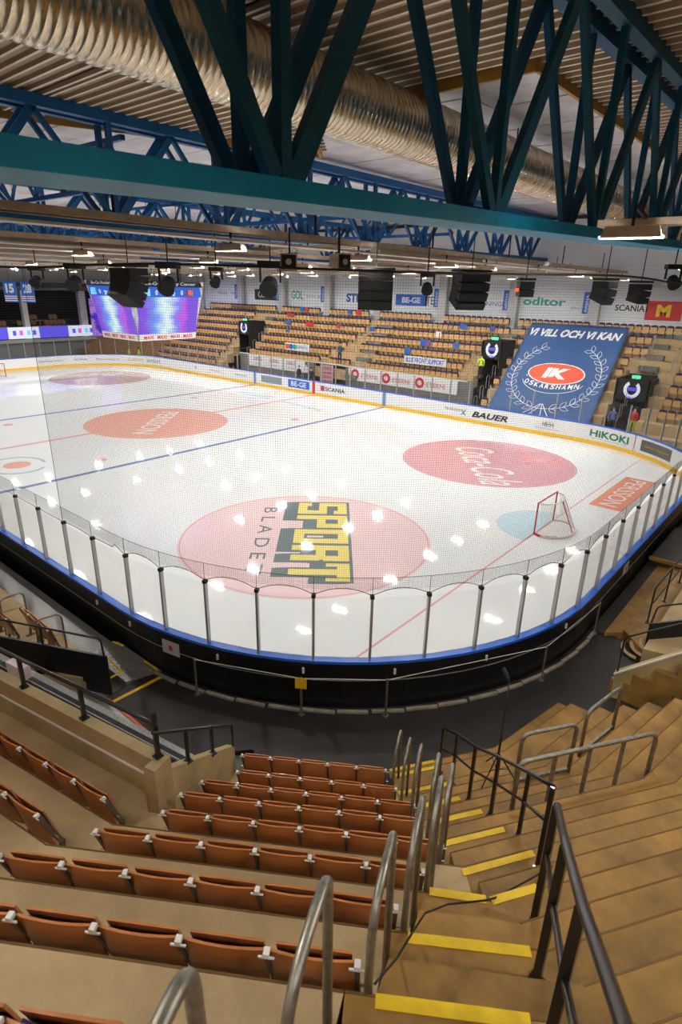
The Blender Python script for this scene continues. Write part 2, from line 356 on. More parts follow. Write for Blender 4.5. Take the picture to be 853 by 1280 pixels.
MB().prism([(.80, HW-.02), (1.2, HW-.02), (1.2, HW-.006), (.8, HW-.006)], .48, .88).build('board_emblem', T_MAR, BO)
board_text('BE-GE', 1.8, .42, sx(-1.75), T_WHITE, plate=T_BLUE, pw=2.5, ph=.66, bold=.02)
board_text('Svensk', 1.6, .24, sx(-5.1), T_TEAL, plate=T_GREY, pw=2.6, ph=.6)
board_text('BAUER', 2.6, .40, sx(16.0), T_BLACK, z=.6, shear=.3, bold=.03)
board_text('THE FEELGOOD', 1.3, .16, sx(13.2), T_BLACK, z=.72); board_text('x', .4, .38, sx(14.05), T_GREEN, z=.6)
board_text('HHH', .7, .3, sx(20.0), T_BLACK, z=.72); board_text('Oskarshamns', 1.5, .08, sx(20.0), T_GREY, z=.45)
board_text('HiKOKI', 2.5, .42, S0-2.3, T_GREEN, bold=.03); board_text('high performance power tools', 2.3, .08, S0-2.3, T_GREY, z=.38)
board_text('skånska byggvaror', 1.9, .2, S0-5.6, T_GOLD, plate=mat('dark_plate', (.10, .10, .09), .5), pw=2.4, ph=.62)
board_text('Oskarshamn', 1.7, .2, sx(-9.2), T_GREY); board_text('Maskin', 1.6, .2, sx(-13), T_ROSE); board_text('m', .3, .25, sx(-16), T_BLACK)
sL = S0+SIDE
board_text('smart', 2.0, .3, sL+1.5, T_GREEN); board_text('SUBWAY', 1.9, .3, sL+3.9, T_GOLD); board_text('Möbelmästarna', 2.4, .26, sL+7, T_GREY)
board_text('KOMMUN', 1.3, .2, sL+9.7, T_BLUE); board_text('Oskarshamns kommun', 2.5, .25, sL+12.7, T_GREY); board_text('LS', 1.1, .5, sL+20, T_BLUE); board_text('Inredning', 1.6, .22, sL+23, T_ROSE)
for x, m, w in ((7.27, P_BLUE, .3), (0, T_RED, .3), (-7.27, P_BLUE, .3)):
    MB().box((x, HW-.008, .62), (w, .02, 1.0)).build('line_marking', m, BO)
p, n = at_s(S0-3.95); MB().bar(p-n*.01+Vector((0, 0, .2)), p-n*.01+Vector((0, 0, 1.12)), .06, .02).build('line_marking', T_RED, BO)
# notices on the black outside
for k, (s, z) in enumerate(((1.75, .78), (16.0, .85))):
    p, n = at_s(s, .15); p.z = z; t = Vector((-n.y, n.x, 0)); MB().bar(p-t*.25, p+t*.25, .012, .34).build('notice_plate', mat('notice_grey', (.55, .52, .50), .6), BO)
    text('1', .10, .12, p+n*.01-t*.0, t, (0, 0, 1), T_RED, BO, 'notice_lettering', .002)
for s in (-1.1, .4, 3.0, 4.9, 6.8, 8.9, 11.5): 
    p, n = at_s(s, .16); p.z = .93; MB().box(p, (.04, .04, .13)).build('latch', CAPM, BO)

RB = thing('corridor_barrier', 'low grey posts with thin cord and small yellow sign along the outside of the boards', 'barrier')
cpts = []
for s_ in (2.6, 4.9, 6.6, 10.4, 13.2):
    p, n = at_s(s_, .42 if s_ < 12 else .3); MB().bar(p, p+Vector((0, 0, .95)), .035).build('post', GALV, RB); MB().box(p+Vector((0, 0, .01)), (.11, .11, .02)).build('foot', GALV, RB); cpts.append(p+Vector((0, 0, .92)))
MB().tube(cpts, .008, 5).build('cord', CAPM, RB)
p, n = at_s(4.9, .45); t = Vector((-n.y, n.x, 0)); MB().bar(p-t*.12+Vector((0, 0, .82)), p+t*.12+Vector((0, 0, .82)), .012, .26).build('sign', STRIPE, RB)

# glass panes + posts
GZ0, GZ1 = 1.18, 2.65
GL = thing('glass_screen', 'clear acrylic screen in grey posts standing on the rink boards', 'glass screen')
post_s = [.42-1.46*k for k in range(28, 0, -1)]+[.42+1.17*j for j in range(11)]
s = post_s[-1]+1.3
while s < ARC+END-.3: post_s.append(s); s += 1.45
pm = MB(); pm.box((0, 0, (GZ0+GZ1)/2-.04), (.05, .09, GZ1-GZ0+.10)); postm = pm.mesh('glass_post', ALU)
pb = MB(); pb.box((0, 0, GZ1+.03), (.08, .1, .07)); capm_ = pb.mesh('post_clamp', BLACKM)
while s < S0+SIDE+ARC+END: post_s.append(s); s += 1.5 if s > S0-ARC*.3 else 1.18
for i, s in enumerate(post_s):
    p, n = at_s(s, .07); a = math.atan2(n.y, n.x)-pi/2
    o = link('glass_post', postm, GL, p); o.rotation_euler.z = a
    if s < ARC+END+6: o = link('post_clamp', capm_, GL, p); o.rotation_euler.z = a
    if i+1 < len(post_s):
        q, n2 = at_s(post_s[i+1], .07); t = (q-p).normalized()
        MB().bar(p+t*.03+Vector((0, 0, (GZ0+GZ1)/2)), q-t*.03+Vector((0, 0, (GZ0+GZ1)/2)), .012, GZ1-GZ0).build('glass_pane', GLASS, GL)
PRINT = T_GREY
for i, s in enumerate(post_s):
    if .3 < s < ARC+2 and i+1 < len(post_s):
        m_ = (s+post_s[i+1])/2; p, n = at_s(m_, .08); p.z = GZ0+.07; t = Vector((-n.y, n.x, 0))
        text('energi i Oskarshamn', .75, .06, p, -t, (0, 0, 1), PRINT, GL, 'pane_lettering', .001)
for i, s in enumerate(post_s[:-1]):
    if s < ARC+END:
        p, n = at_s(s, .08); q, n2 = at_s(post_s[i+1], .08); z = Vector((0, 0, GZ1-.015)); 

# safety net
NT = thing('safety_net', 'fine dark safety netting hung above the glass around the near corner', 'net')
def netwall(s0, s1, z0, z1, off, cell=.045, r=.0014, nm='netting', step=.6, arch=True):
    mb = MB(); s = s0
    def low(s):
        if not arch: return z0
        for a, b in zip(post_s, post_s[1:]):
            if a <= s < b: u = (s-a)/(b-a); return z0+.17*(1-(2*u-1)**2)*(1 if s > -.0 else .25)
        return z0
    tri = lambda p, n, t: [p+n*r*1.15, p-n*r*.6+t*r, p-n*r*.6-t*r]
    while s <= s1:
        p, n = at_s(s, off); t = Vector((-n.y, n.x, 0)); a = tri(p+Vector((0, 0, low(s))), n, t); b = tri(p+Vector((0, 0, z1)), n, t)
        mb.add(a+b, [(0, 1, 4, 3), (1, 2, 5, 4), (2, 0, 3, 5)]); s += cell
    z = z0+cell
    ks = [s0+(s1-s0)*i/int((s1-s0)/step) for i in range(int((s1-s0)/step)+1)]
    while z < z1:
        vs = []; fs = []
        for s in ks:
            p, n = at_s(s, off); p.z = z; up = Vector((0, 0, 1)); vs += [p+n*r*1.15, p-n*r*.6+up*r, p-n*r*.6-up*r]
        for i in range(len(ks)-1):
            if arch and z < z0+.12: continue
            for k in range(3): fs.append((i*3+k, i*3+(k+1) % 3, i*3+3+(k+1) % 3, i*3+3+k))
        mb.add(vs, fs); z += cell
    o = mb.build(nm, NETM, NT); o['kind'] = 'stuff'; return low
low = netwall(-2.5, ARC+END+3, GZ1+.06, 8.75, .07)
netwall(-14, ARC+END+3, GZ1+.06, GZ1+.46, .10, .03, .0011, 'lower_netting')
ropeS = [-2.5+i*.12 for i in range(int((ARC+END+5)/.12))]
def at3(s, z, off=.085): p, n = at_s(s, off); p.z = z; return p
MB().tube([at3(s, low(s)) for s in ropeS], .007, 5).build('border_rope', BLACKM, NT)
MB().tube([at3(s, GZ1+.06) for s in [-14+.5*i for i in range(24)]], .007, 5).build('border_rope', BLACKM, NT)
MB().tube([at3(s, GZ1+.46) for s in [-14+.5*i for i in range(int((ARC+END+17)/.5))]], .005, 5).build('border_rope', BLACKM, NT)
MB().tube([at3(-2.5, GZ1), at3(-2.5, 8.75)], .006, 5).build('border_rope', BLACKM, NT)
MB().tube([at3(s, 8.75+.03*sin(s*.7)) for s in [-20+.5*i for i in range(int((ARC+END+24)/.5))]], .02, 5).build('carrier_cable', BLACKM, NT)
for s in post_s:
    if -14 < s < ARC+END+3: MB().tube([at3(s, GZ1), at3(s, GZ1+.46)], .006, 4).build('net_rod', BLACKM, NT)

# ---------------------------------------------------------------- goals
def goal(sgn, label):
    g = thing('hockey_goal', label, 'goal', (sgn*26, 0, 0)); fr = []
    for y in (-.915, .915): MB().tube([(0, y, 0), (0, y, 1.22)], .03, 10).build('post', REDP, g)
    MB().tube([(0, -.915, 1.22), (0, .915, 1.22)], .03, 10).build('crossbar', REDP, g)
    base = [(0, -.915, .03)]+[(sgn*(.25+.87*sin(rad(a))), -1.05*cos(rad(a)), .03) for a in range(0, 181, 10)]+[(0, .915, .03)]
    MB().tube(base, .045, 8).build('base_frame', mat('padded_white', (.7, .66, .60), .6), g)
    MB().tube([(0, -.915, .03), (sgn*.25, -1.05, .03), (sgn*.55, -.98, .03), (sgn*.8, -.75, .03)], .05, 8).build('base_frame', REDP, g)
    top = [(0, -.9, 1.2)]+[(sgn*(.1+.45*sin(rad(a))), -.85*cos(rad(a)), 1.2) for a in range(0, 181, 10)]+[(0, .9, 1.2)]
    MB().tube(top, .02, 6).build('top_frame', mat('padded_white', (.7, .66, .60), .6), g)
    MB().tube([(sgn*.55, 0, 1.2), (sgn*1.1, 0, .05)], .02, 6).build('centre_bar', REDP, g)
    nb = MB(); N = 50
    def pt(u, v):
        a = pi*u; b = Vector((sgn*(.25+.87*sin(a)), -1.05*cos(a), .05)); t = Vector((sgn*(.1+.45*sin(a)), -.85*cos(a), 1.2)); return b.lerp(t, v)
    for i in range(N+1): nb.tube([pt(i/N, v/5) for v in range(6)], .0035, 3, cap=False)
    for j in range(1, 24): nb.tube([pt(i/24, j/24) for i in range(25)], .0035, 3, cap=False)
    nb.build('goal_netting', NETG, g)['kind'] = 'stuff'
goal(1, 'red framed hockey goal with white net by the pale blue crease, near end')
goal(-1, 'red framed hockey goal far away at the left end of the ice')

# ---------------------------------------------------------------- near corner stand
C = Vector((24.76, -9.94, 0))
FL = {1: 0, 2: .45, 3: 1.03, 4: 1.66, 5: 2.28, 6: 2.91, 7: 3.56, 8: 4.23, 9: 4.91, 10: 5.6, 11: 6.28, 12: 6.95, 13: 7.6}
def E_(k): return 5.53 if k == 1 else 10.39+.81*(k-7)
def ax(phi): a = rad(phi); return Vector((sin(a), -cos(a), 0)), Vector((cos(a), sin(a), 0))
def sp(phi, R, v, z=0): n, u = ax(phi); p = C+n*R+u*v; p.z = z; return p
EDGE_SHADE = mat('tread_edge_shade', (.16, .09, .025), .9)
TR = thing('seating_terrace', 'stepped concrete terrace of the near corner stand', None, kind='structure')
T11 = tan(rad(11.25))
def xy(p): return (p.x, p.y)
def step(phi, R0, R1, z, va0=None, va1=None, vb0=None, vb1=None, m=CONC, dep=.75, nm='step'):
    """slab between radii R0,R1; va* = left v at R0/R1, vb* = right v"""
    va0 = -R0*T11 if va0 is None else va0; va1 = -R1*T11 if va1 is None else va1
    vb0 = R0*T11 if vb0 is None else vb0; vb1 = R1*T11 if vb1 is None else vb1
    poly = [xy(sp(phi, R1, va1)), xy(sp(phi, R1, vb1)), xy(sp(phi, R0, vb0)), xy(sp(phi, R0, va0))]
    if m is not RUBBER: MB().bar(sp(phi, R0+.009, va0, z+.002), sp(phi, R0+.009, vb0, z+.002), .014, .006).build('nosing_shade', EDGE_SHADE, TR)  # thin dark strip paints the shadow line along the tread's front edge
    return MB().prism(poly, z-dep, z).build(nm, m, TR)
G = .004
aisL = {9: (32.31, -19.33), 8: (32.04, -18.55), 7: (31.77, -17.75), 6: (31.66, -16.90), 5: (31.10, -16.27), 4: (30.57, -15.63), 3: (29.94, -15.11), 2: (29.35, -14.51)}
aisR = {9: (32.98, -18.87), 8: (32.73, -18.07), 7: (32.47, -17.09), 6: (32.12, -16.20), 5: (31.57, -15.58), 4: (31.02, -14.97), 3: (30.42, -14.42), 2: (29.89, -13.76)}
# M section (seat rows), phi 33.75
vR = lambda R: min(R*T11, 2.2-(R-11.4)*.25)   # right limit of the aisle at upper rows
for k in range(2, 13):
    R0, R1 = E_(k)+G, E_(k+1); v0 = R0*T11 if k < 7 else None
    c_ = 1.02+(11.99-R1)*.3 if k >= 7 else None
    if k >= 5:
        step(33.75, R0, R1, FL[k], vb0=c_+.12 if c_ else None, vb1=c_)
        if c_: step(33.75, R0, R1-.40, FL[k], va0=c_+.125, va1=c_+.125, m=CONCY)
    else: step(33.75, R0, R1, FL[k], va0=-1.62, va1=-1.70)
step(33.75, 5.0, E_(2), .0, va0=-1.5, va1=-1.55, m=RUBBER, dep=.1)
for k in range(7, 13):   # intermediate treads in the aisle of M
    R0, R1 = E_(k+1)-.40, E_(k+1); zz = (FL[k]+FL[k+1])/2; c0 = 1.02+(11.99-E_(k+1))*.3
    MB().prism([xy(sp(33.75, R1-G, c0)), xy(sp(33.75, R1-G, R1*T11)), xy(sp(33.75, R0, R0*T11)), xy(sp(33.75, R0, c0+.12))], FL[k]-.4, zz).build('half_step', CONCY, TR)
# R2 and R3 sections: terraces in half steps, bare concrete
for phi in (56.25, 78.75):
    step(phi, 5.54, 5.79, .12, m=CONCY); step(phi, 5.79, 6.34, .24, m=CONCY)
    for k in range(2, 13):
        Ra, Rb, Rc = E_(k), E_(k+1)-.405, E_(k+1)
        step(phi, Ra, Rb-G, FL[k], m=CONCY); step(phi, Rb, Rc-G, (FL[k]+FL[k+1])/2, m=CONCY)
# straight end section beyond phi 90 (towards +y)
for k in range(2, 13):
    for a, b, z in ((E_(k), E_(k+1)-.405, FL[k]), (E_(k+1)-.405, E_(k+1), (FL[k]+FL[k+1])/2)):
        MB().prism([(C.x+a, C.y+T11*a*1.0), (C.x+b, C.y+T11*b), (C.x+b, -8.75), (C.x+a, -8.75)], z-.75, z).build('step', CONCY, TR)
# L section: rows 5.. and further left straight
for k in range(5, 13):
    R0, R1 = E_(k), E_(k+1)
    if k == 5: R0 = 8.66
    step(11.25, R0, R1, FL[k], va0=-9, va1=-9)
# corridor floor (black rubber) and walkway
MB().prism([(22.85, -16.27), (25.5, -16.27), (26.4, -15.2), (29.0, -15.2), (33, -8), (31.6, -6.3), (30.6, -6.2), (29.75, -5.6), (28.8, -9.8), (26, -13.8), (22.75, -14.95)], -.11, -.002).build('corridor_mat', RUBBER)['kind'] = 'structure'
MB().prism([(21.5, -19), (27.2, -19), (26.0, -16.1), (25.5, -16.28), (22.85, -16.28), (21.5, -16.28)], -.11, .0).build('speckled_floor', STEELP)['kind'] = 'structure'
MB().bar((22.95, -16.30, .012), (25.48, -16.30, .012), .06, .02).build('orange_edging', mat('orange_edge', (.75, .12, .04), .5))['kind'] = 'structure'
# left walkway, terrace by the near side
def zr(p): return .3 if p[0] < 21.55 else max(0.0, .3*(22.95-p[0])/1.4)
WK = thing('side_walkway', 'grey steel walkway with ramp along the outside of the boards', 'walkway', kind='structure')
MB().prism([(0, -16.02), (21.5, -16.02), (21.5, -15.32), (0, -15.32)], 0, .30).build('walkway_deck', STEELP, WK)
MB().prism([(21.5, -15.9), (22.75, -15.75), (22.95, -14.95), (21.5, -15.2)], -.1, zr).build('ramp', STEELP, WK)
for i in range(9):
    for j in range(5):
        x = 21.6+i*.13; y = -15.72+j*.12; MB().box((x, y, zr((x, y))+.006), (.05, .035, .012)).build('ramp_stud', ALU, WK)
MB().prism([(0, -17.9), (20.9, -17.9), (21.9, -16.5), (21.6, -16.02), (0, -16.02)], 0, .34).build('side_terrace', CONC, WK)
for x in range(8, 21, 2): MB().bar((x, -17.8, .343), (x+.25, -16.05, .343), .012, .006).build('joint', BLACKM, WK)
for k in range(3): MB().prism([(21.3+.25*k, -17.2+.2*k), (22.3+.1*k, -16.5+.1*k), (21.9+.18*k, -16.0), (21.3+.25*k, -16.1)], 0, .34-.11*k).build('curved_step', CONC, WK)
tape = thing('floor_tape', 'yellow and black hazard tape across the black corridor floor', 'floor tape')
MB().bar((23.11, -16.26, .003), (23.14, -15.0, .003), .09, .008).build('tape_strip', STRIPE, tape)
t2 = thing('step_tape', 'yellow tape marking the curved kerb at the foot of the ramp', 'floor tape', (0, 0, 0))
MB().tube([(22.05, -15.75, .35), (22.6, -15.75, .25), (22.65, -16.1, .25)], .03, 4).build('tape_strip', STRIPE, t2)
MB().tube([(21.5, -15.32, .33), (21.8, -15.2, .3)], .03, 4).build('tape_strip', STRIPE, t2); MB().tube([(22.5, -15.1, .14), (22.9, -15.02, .05)], .03, 4).build('tape_strip', STRIPE, t2)

# parapet walls
PW = thing('parapet_wall', 'tan concrete parapet wall in front of the left seat rows', 'wall', kind='structure')
def wallbar(a, b, za0, za1, zb0, zb1, th, m, nm, par):
    a, b = Vector(a), Vector(b); t = (b-a); t.z = 0; t.normalize(); n = Vector((-t.y, t.x, 0))*th/2
    vs = [a-n, a+n, b+n, b-n]; V = [(v.x, v.y, z) for v, z in zip(vs, (za0, za0, zb0, zb0))]+[(v.x, v.y, z) for v, z in zip(vs, (za1, za1, zb1, zb1))]
    return MB().add(V, [(3, 2, 1, 0), (4, 5, 6, 7), (0, 1, 5, 4), (1, 2, 6, 5), (2, 3, 7, 6), (3, 0, 4, 7)]).build(nm, m, par)
wallbar(sp(11.25, 8.62, -9), sp(11.25, 8.62, 1.75), .8, 2.92, .8, 2.92, .16, CONCW, 'parapet', PW)
wallbar(sp(11.25, 8.71, -9), sp(11.25, 8.71, 1.72), 2.62, 2.64, 2.62, 2.64, .03, CAPM, 'conduit', PW)
wallbar(sp(33.75, 8.86, -1.80), sp(33.75, 6.25, -1.66), 1.2, 2.92, -.1, .98, .14, CONCW, 'sloping_parapet', PW)
wallbar(sp(33.75, 8.84, -1.80), sp(33.75, 8.72, -1.76), 1.9, 2.96, 1.9, 2.96, .16, CONCW, 'end_pier', PW)
wallbar((31.15, -8.72, 0), (34.5, -7.9, 0), -.1, .62, 1.8, 3.4, .16, CONCW, 'terrace_end_wall', PW)
wallbar((31.15, -8.82, 0), (34.5, -8.0, 0), .60, .64, 3.38, 3.42, .03, CAPM, 'wall_trim', PW)
wallbar(sp(11.25, 8.15, -7), sp(11.25, 8.15, 1.3), 1.5, 2.25, 1.5, 2.1, .62, mat('dark_metal_ledge', (.05, .055, .06), .25, .6), 'metal_ledge', PW)
wallbar(sp(11.25, 7.7, -7), sp(11.25, 7.7, 1.2), 1.2, 2.12, 1.2, 1.9, .2, STEELP, 'metal_ledge', PW)
for rr in (7.95, 8.3): wallbar(sp(11.25, rr, -7), sp(11.25, rr, 1.3), 2.2, 2.27, 2.1, 2.13, .02, STEELP, 'ledge_strip', PW)

# seats -------------------------------------------------------------------------------------------
def backmesh(w, hs, z0, z1, lean, m, th=.016, curve=.03, top=.02, nx=7, nz=4):
    """curved shell: x across, y = depth (towards rink +), lean = forward shift at the bottom"""
    mb = MB(); vs = []; fs = []
    def P(i, j, side):
        u = -1+2*i/nx; v = j/nz; z = z0+(z1-z0)*v; z += (-top*u*u if v > .5 else top*u*u)*abs(2*v-1)**2
        return (u*w/2, lean*(1-v)+curve*(1-u*u)*-1+side*th, z)
    for side in (0, 1):
        for j in range(nz+1):
            for i in range(nx+1): vs.append(P(i, j, side))
    K = (nx+1)*(nz+1); ix = lambda i, j, s: s*K+j*(nx+1)+i
    for j in range(nz):
        for i in range(nx):
            fs.append((ix(i, j, 0), ix(i+1, j, 0), ix(i+1, j+1, 0), ix(i, j+1, 0))); fs.append((ix(i, j, 1), ix(i, j+1, 1), ix(i+1, j+1, 1), ix(i+1, j, 1)))
    for i in range(nx):
        fs.append((ix(i, nz, 0), ix(i+1, nz, 0), ix(i+1, nz, 1), ix(i, nz, 1))); fs.append((ix(i, 0, 1), ix(i+1, 0, 1), ix(i+1, 0, 0), ix(i, 0, 0)))
    for j in range(nz):
        fs.append((ix(0, j, 0), ix(0, j+1, 0), ix(0, j+1, 1), ix(0, j, 1))); fs.append((ix(nx, j, 1), ix(nx, j+1, 1), ix(nx, j+1, 0), ix(nx, j, 0)))
    mb.add(vs, fs, m); return mb
SB = backmesh(.47, 0, .30, .83, .10, SEATW, .016, .025, .012).mesh('backrest', None, False)
b_ = backmesh(.42, 0, .36, .76, .10, PURP, .02); b_.v = [(x, y+.04, z) for x, y, z in b_.v]; SU = b_.mesh('upholstery')
b_ = backmesh(.43, 0, .40, .818, .10, SEATW, .016, .012); b_.v = [(x, y+.055, z) for x, y, z in b_.v]; SPm = b_.mesh('folded_seat')
b_ = backmesh(.41, 0, .42, .70, .10, PURP, .02, .012); b_.v = [(x, y+.045, z) for x, y, z in b_.v]; SPu = b_.mesh('cushion')
for me in (SB, SU, SPm, SPu): me.polygons.foreach_set('use_smooth', [False]*len(me.polygons))
pb = MB(); pb.bar((0, -.015, .83), (0, .17, .30), .028, .05, up=(0, 1, 0)); pb.bar((0, .17, .33), (0, .12, 0), .04, .05, up=(0, 1, 0)); pb.box((0, .12, .01), (.07, .2, .02)); PST = pb.mesh('seat_post', BRKT)
cb = MB(); cb.box((0, -.02, .835), (.034, .045, .03)); cb.box((0, -.032, .812), (.09, .01, .012)); CPM = cb.mesh('post_cap', CAPM)
cb = MB(); cb.box((0, .10, .47), (.12, .012, .016)); CBM = cb.mesh('bracket', SILV)
def near_seat(o_loc, phi, label, group, last=False, pad=True):
    t = thing('stadium_seat', label, 'seat', o_loc, group); t.rotation_euler.z = rad(phi)
    for nm, me in (('backrest', SB), ('folded_seat', SPm)): 
        o = link(nm, me, t, (.25, 0, 0))
        if nm == 'backrest': link('upholstery', SU, o)
        else: link('cushion', SPu, o)
    for x in ((0, .5) if last else (0,)):
        p = link('seat_post', PST, t, (x, 0, 0)); link('post_cap', CPM, p); link('bracket', CBM, p)
    return t
rows = {1: (13.62, 5), 2: (13.79, 5), 3: (13.53, 6), 4: (13.58, 6), 5: (13.74, 6), 6: (13.49, 6), 7: (13.24, 6), 8: (13.02, 6), 9: (13.15, 5), 10: (12.9, 5)}
AC = 15.065
for k, (a0, n) in rows.items():
    R = E_(k+1)-.055
    for i in range(n):
        p = sp(33.75, R, a0-AC+.5*i, FL[k]+(.0))
        near_seat(p, 33.75, f'brown plywood tip-up seat, {ordinal(n-i)} from the stairs, {ordinal(k)} row up from the corridor', f'brown seats of row {k} beside the stairs', i == n-1)
for k, n in ((5, 8), (6, 6), (7, 4)):
    R = E_(k+1)-.08; vend = R*T11-.16
    for i in range(n):
        p = sp(11.25, R, vend-.5*(i+1), FL[k])
        near_seat(p, 11.25, f'brown tip-up seat, {ordinal(i+1)} from the fold, {ordinal(k-4)} row behind the left parapet', f'brown seats of row {k-4} behind the parapet', i == 0)
for j, (x0, y, n) in enumerate(((17.6, -17.05, 5), (19.75, -16.62, 3))):
    for i in range(n):
        near_seat((x0+.5*i, y, .34), 0, f'brown purple-cushioned seat, {ordinal(n-i)} from the right, {("longer", "shorter")[j]} group by the left walkway', f'{("longer", "shorter")[j]} seat group beside the walkway', i == n-1)

# hoops ---------------------------------------------------------------------------------------
def arc_path(pts, r=.12, n=6):
    pts = [Vector(p) for p in pts]; out = [pts[0]]
    for a, b, c in zip(pts, pts[1:], pts[2:]):
        d1 = (a-b).normalized(); d2 = (c-b).normalized(); q1 = b+d1*r; q2 = b+d2*r
        for i in range(n+1):
            t = i/n; out.append(q1*(1-t)**2+b*2*t*(1-t)+q2*t*t)
    return out+[pts[-1]]
hv = {11: .50, 10: .74, 9: 1.02, 8: 1.24, 7: 1.46, 6: 1.66, 5: 1.60, 4: 1.44, 3: 1.32, 2: 1.19}
for k, v in hv.items():
    Rr = E_(k)-.04; z1 = FL[k]; z0 = FL[k-1]; top = z1+{11: .62, 10: .60, 9: .64, 8: .76, 7: .84}.get(k, .88)
    h = thing('grab_rail', f'galvanised steel hoop grab rail, {ordinal(k-1)} up from the bottom of the stairs', 'handrail', sp(33.75, Rr, v, z1), 'hoop rails beside the stairs')
    O = h.location
    A_, B_, C_, D_ = sp(33.75, Rr+.03, v, z1-.02), sp(33.75, Rr+.02, v, top-.04), sp(33.75, Rr-.44, v+.09, top+.02), sp(33.75, Rr-.46, v+.1, z0)
    q1 = B_+(A_-B_).normalized()*.30; q2 = B_+(C_-B_).normalized()*.30; q3 = C_+(B_-C_).normalized()*.09; q4 = C_+(D_-C_).normalized()*.09
    pth = [A_]+[q1*(1-t)**2+B_*2*t*(1-t)+q2*t*t for t in [i/8 for i in range(9)]]+[q3*(1-t)**2+C_*2*t*(1-t)+q4*t*t for t in [i/6 for i in range(7)]]+[D_]
    o = MB().tube([p-O for p in pth], .024, 12).build('tube', GALV, h, True)
for j, (a, b) in enumerate((((19.35, -16.9), (19.35, -16.35)), ((20.9, -16.75), (21.0, -16.2)), )):
    h = thing('grab_rail', ('small grey hoop rail between the two seat groups by the left walkway', 'small grey hoop rail at the right end of the walkway seats')[j], 'handrail', (*a, .34))
    MB().tube([Vector(p)-h.location for p in arc_path([(*a, .3), (*a, 1.32), (*b, 1.32), (*b, .3)], .15, 6)], .022, 10).build('tube', GALV, h, True)

# stair tapes and cable
for k in aisL:
    if k == 7:
        for a, b, s in (((31.77, -17.75), (32.18, -17.49), 'left'), ((32.22, -17.47), (32.47, -17.09), 'right')):
            tag(MB().bar((*a, FL[k]+.004), (*b, FL[k]+.004), .075, .008).build('step_tape', STRIPE), f'yellow anti-slip tape on the bend of the stairs, {s} piece', 'step tape', 'yellow step tapes')
    else:
        a, b = Vector(aisL[k]), Vector(aisR[k]); t = (b-a).normalized(); nn = Vector((t.y, -t.x))*.045; a += nn; b += nn
        tag(MB().bar((*a, FL[k]+.004), (*b, FL[k]+.004), .075, .008).build('step_tape', STRIPE), f'yellow anti-slip tape across the stairs, on the {ordinal(k)} landing up from the corridor', 'step tape', 'yellow step tapes')
for z, R in ((.245, 5.84), (.125, 5.59)):
    a, b = sp(56.25, R, -1.08, z+.004), sp(56.25, R, -.2, z+.004)
    tag(MB().bar(a, b, .07, .008).build('step_tape', STRIPE), f'yellow anti-slip tape on the {"second" if z > .2 else "lowest"} step of the stairs', 'step tape', 'yellow step tapes')
def zsM(x, y):
    d = Vector((x, y, 0))-C; d.z = 0; n1, u1 = ax(33.75); n2, u2_ = ax(56.25); R = max(d.dot(n1), d.dot(n2)); k = 2
    while E_(k+1) < R: k += 1
    m_ = (FL[k]+FL[k+1])/2; a_, b_2 = E_(k), E_(k+1)-.40
    return (FL[k]+(m_-FL[k])*(R-a_)/(b_2-a_) if R < b_2 else m_+(FL[k+1]-m_)*(R-b_2)/.40)+.02
cq = [(32.27, -19.28), (32.2, -18.95), (32.08, -18.55), (31.98, -18.2), (32.02, -17.9), (32.2, -17.55), (32.28, -17.25), (32.38, -16.9), (32.45, -16.6)]
cb_pts = []
for p0, p1 in zip(cq, cq[1:]):
    for i in range(24): t = i/24; x = p0[0]+(p1[0]-p0[0])*t; y = p0[1]+(p1[1]-p0[1])*t; cb_pts.append((x, y, zsM(x, y)))
tag(MB().tube(cb_pts, .008, 6).build('cable', BLACKM, None, True), 'thin black cable trailing down the bend of the stairs', 'cable')

# black guard rails -------------------------------------------------------------------------
def rail(name, label, tops, feet, mids, r=.024, m=BLACK):
    h = thing(name, label, 'handrail', feet[0]); O = h.location
    MB().tube([Vector(p)-O for p in tops], r, 10).build('top_rail', m, h, True)
    if mids: MB().tube([Vector(p)-O for p in mids], r*.75, 10).build('mid_rail', m, h, True)
    for a, b in zip(feet, [None]*len(feet)): pass
    return h, O
def post(h, O, foot, top, r=.022, m=BLACK, plate=True):
    MB().bar(Vector(foot)-O, Vector(top)-O, r*2, m=m).build('post', m, h)
    if plate: MB().box(Vector(foot)-O+Vector((0, 0, .012)), (.1, .1, .024)).build('base_plate', m, h)
def vv(t): return -.22-.03*t
P1 = [sp(56.25, 5.80, -.18), sp(56.25, 6.50, -.10), sp(56.25, 7.30, -.16), sp(56.25, 8.05, -.24), sp(56.25, 8.85, -.42), sp(56.25, 9.55, -.78)]
def zf(R):
    k = 2
    if R < E_(2): return .24
    while E_(k+1) < R: k += 1
    return FL[k] if R < E_(k+1)-.405 else (FL[k]+FL[k+1])/2
feet = [Vector(p) for p in ((29.57, -13.49, .24), (29.98, -13.78, .45), (30.59, -14.41, 1.03), (31.18, -14.99, 1.66), (31.78, -15.59, 2.28), (32.27, -16.42, 2.91))]
tz = [1.25, 1.56, 2.11, 2.71, 3.29, 4.07]
tops = [Vector((p.x, p.y, z)) for p, z in zip(feet, tz)]
mids = [Vector((p.x, p.y, z-.45)) for p, z in zip(feet, tz)]
h, O = rail('stair_rail', 'black steel rail with mid bar down the right side of the stairs, below the bend', arc_path([tops[0]+(tops[0]-tops[1])*.02]+tops[1:], .15, 4), feet, mids)
for f, t in zip(feet, tops): post(h, O, f, t)
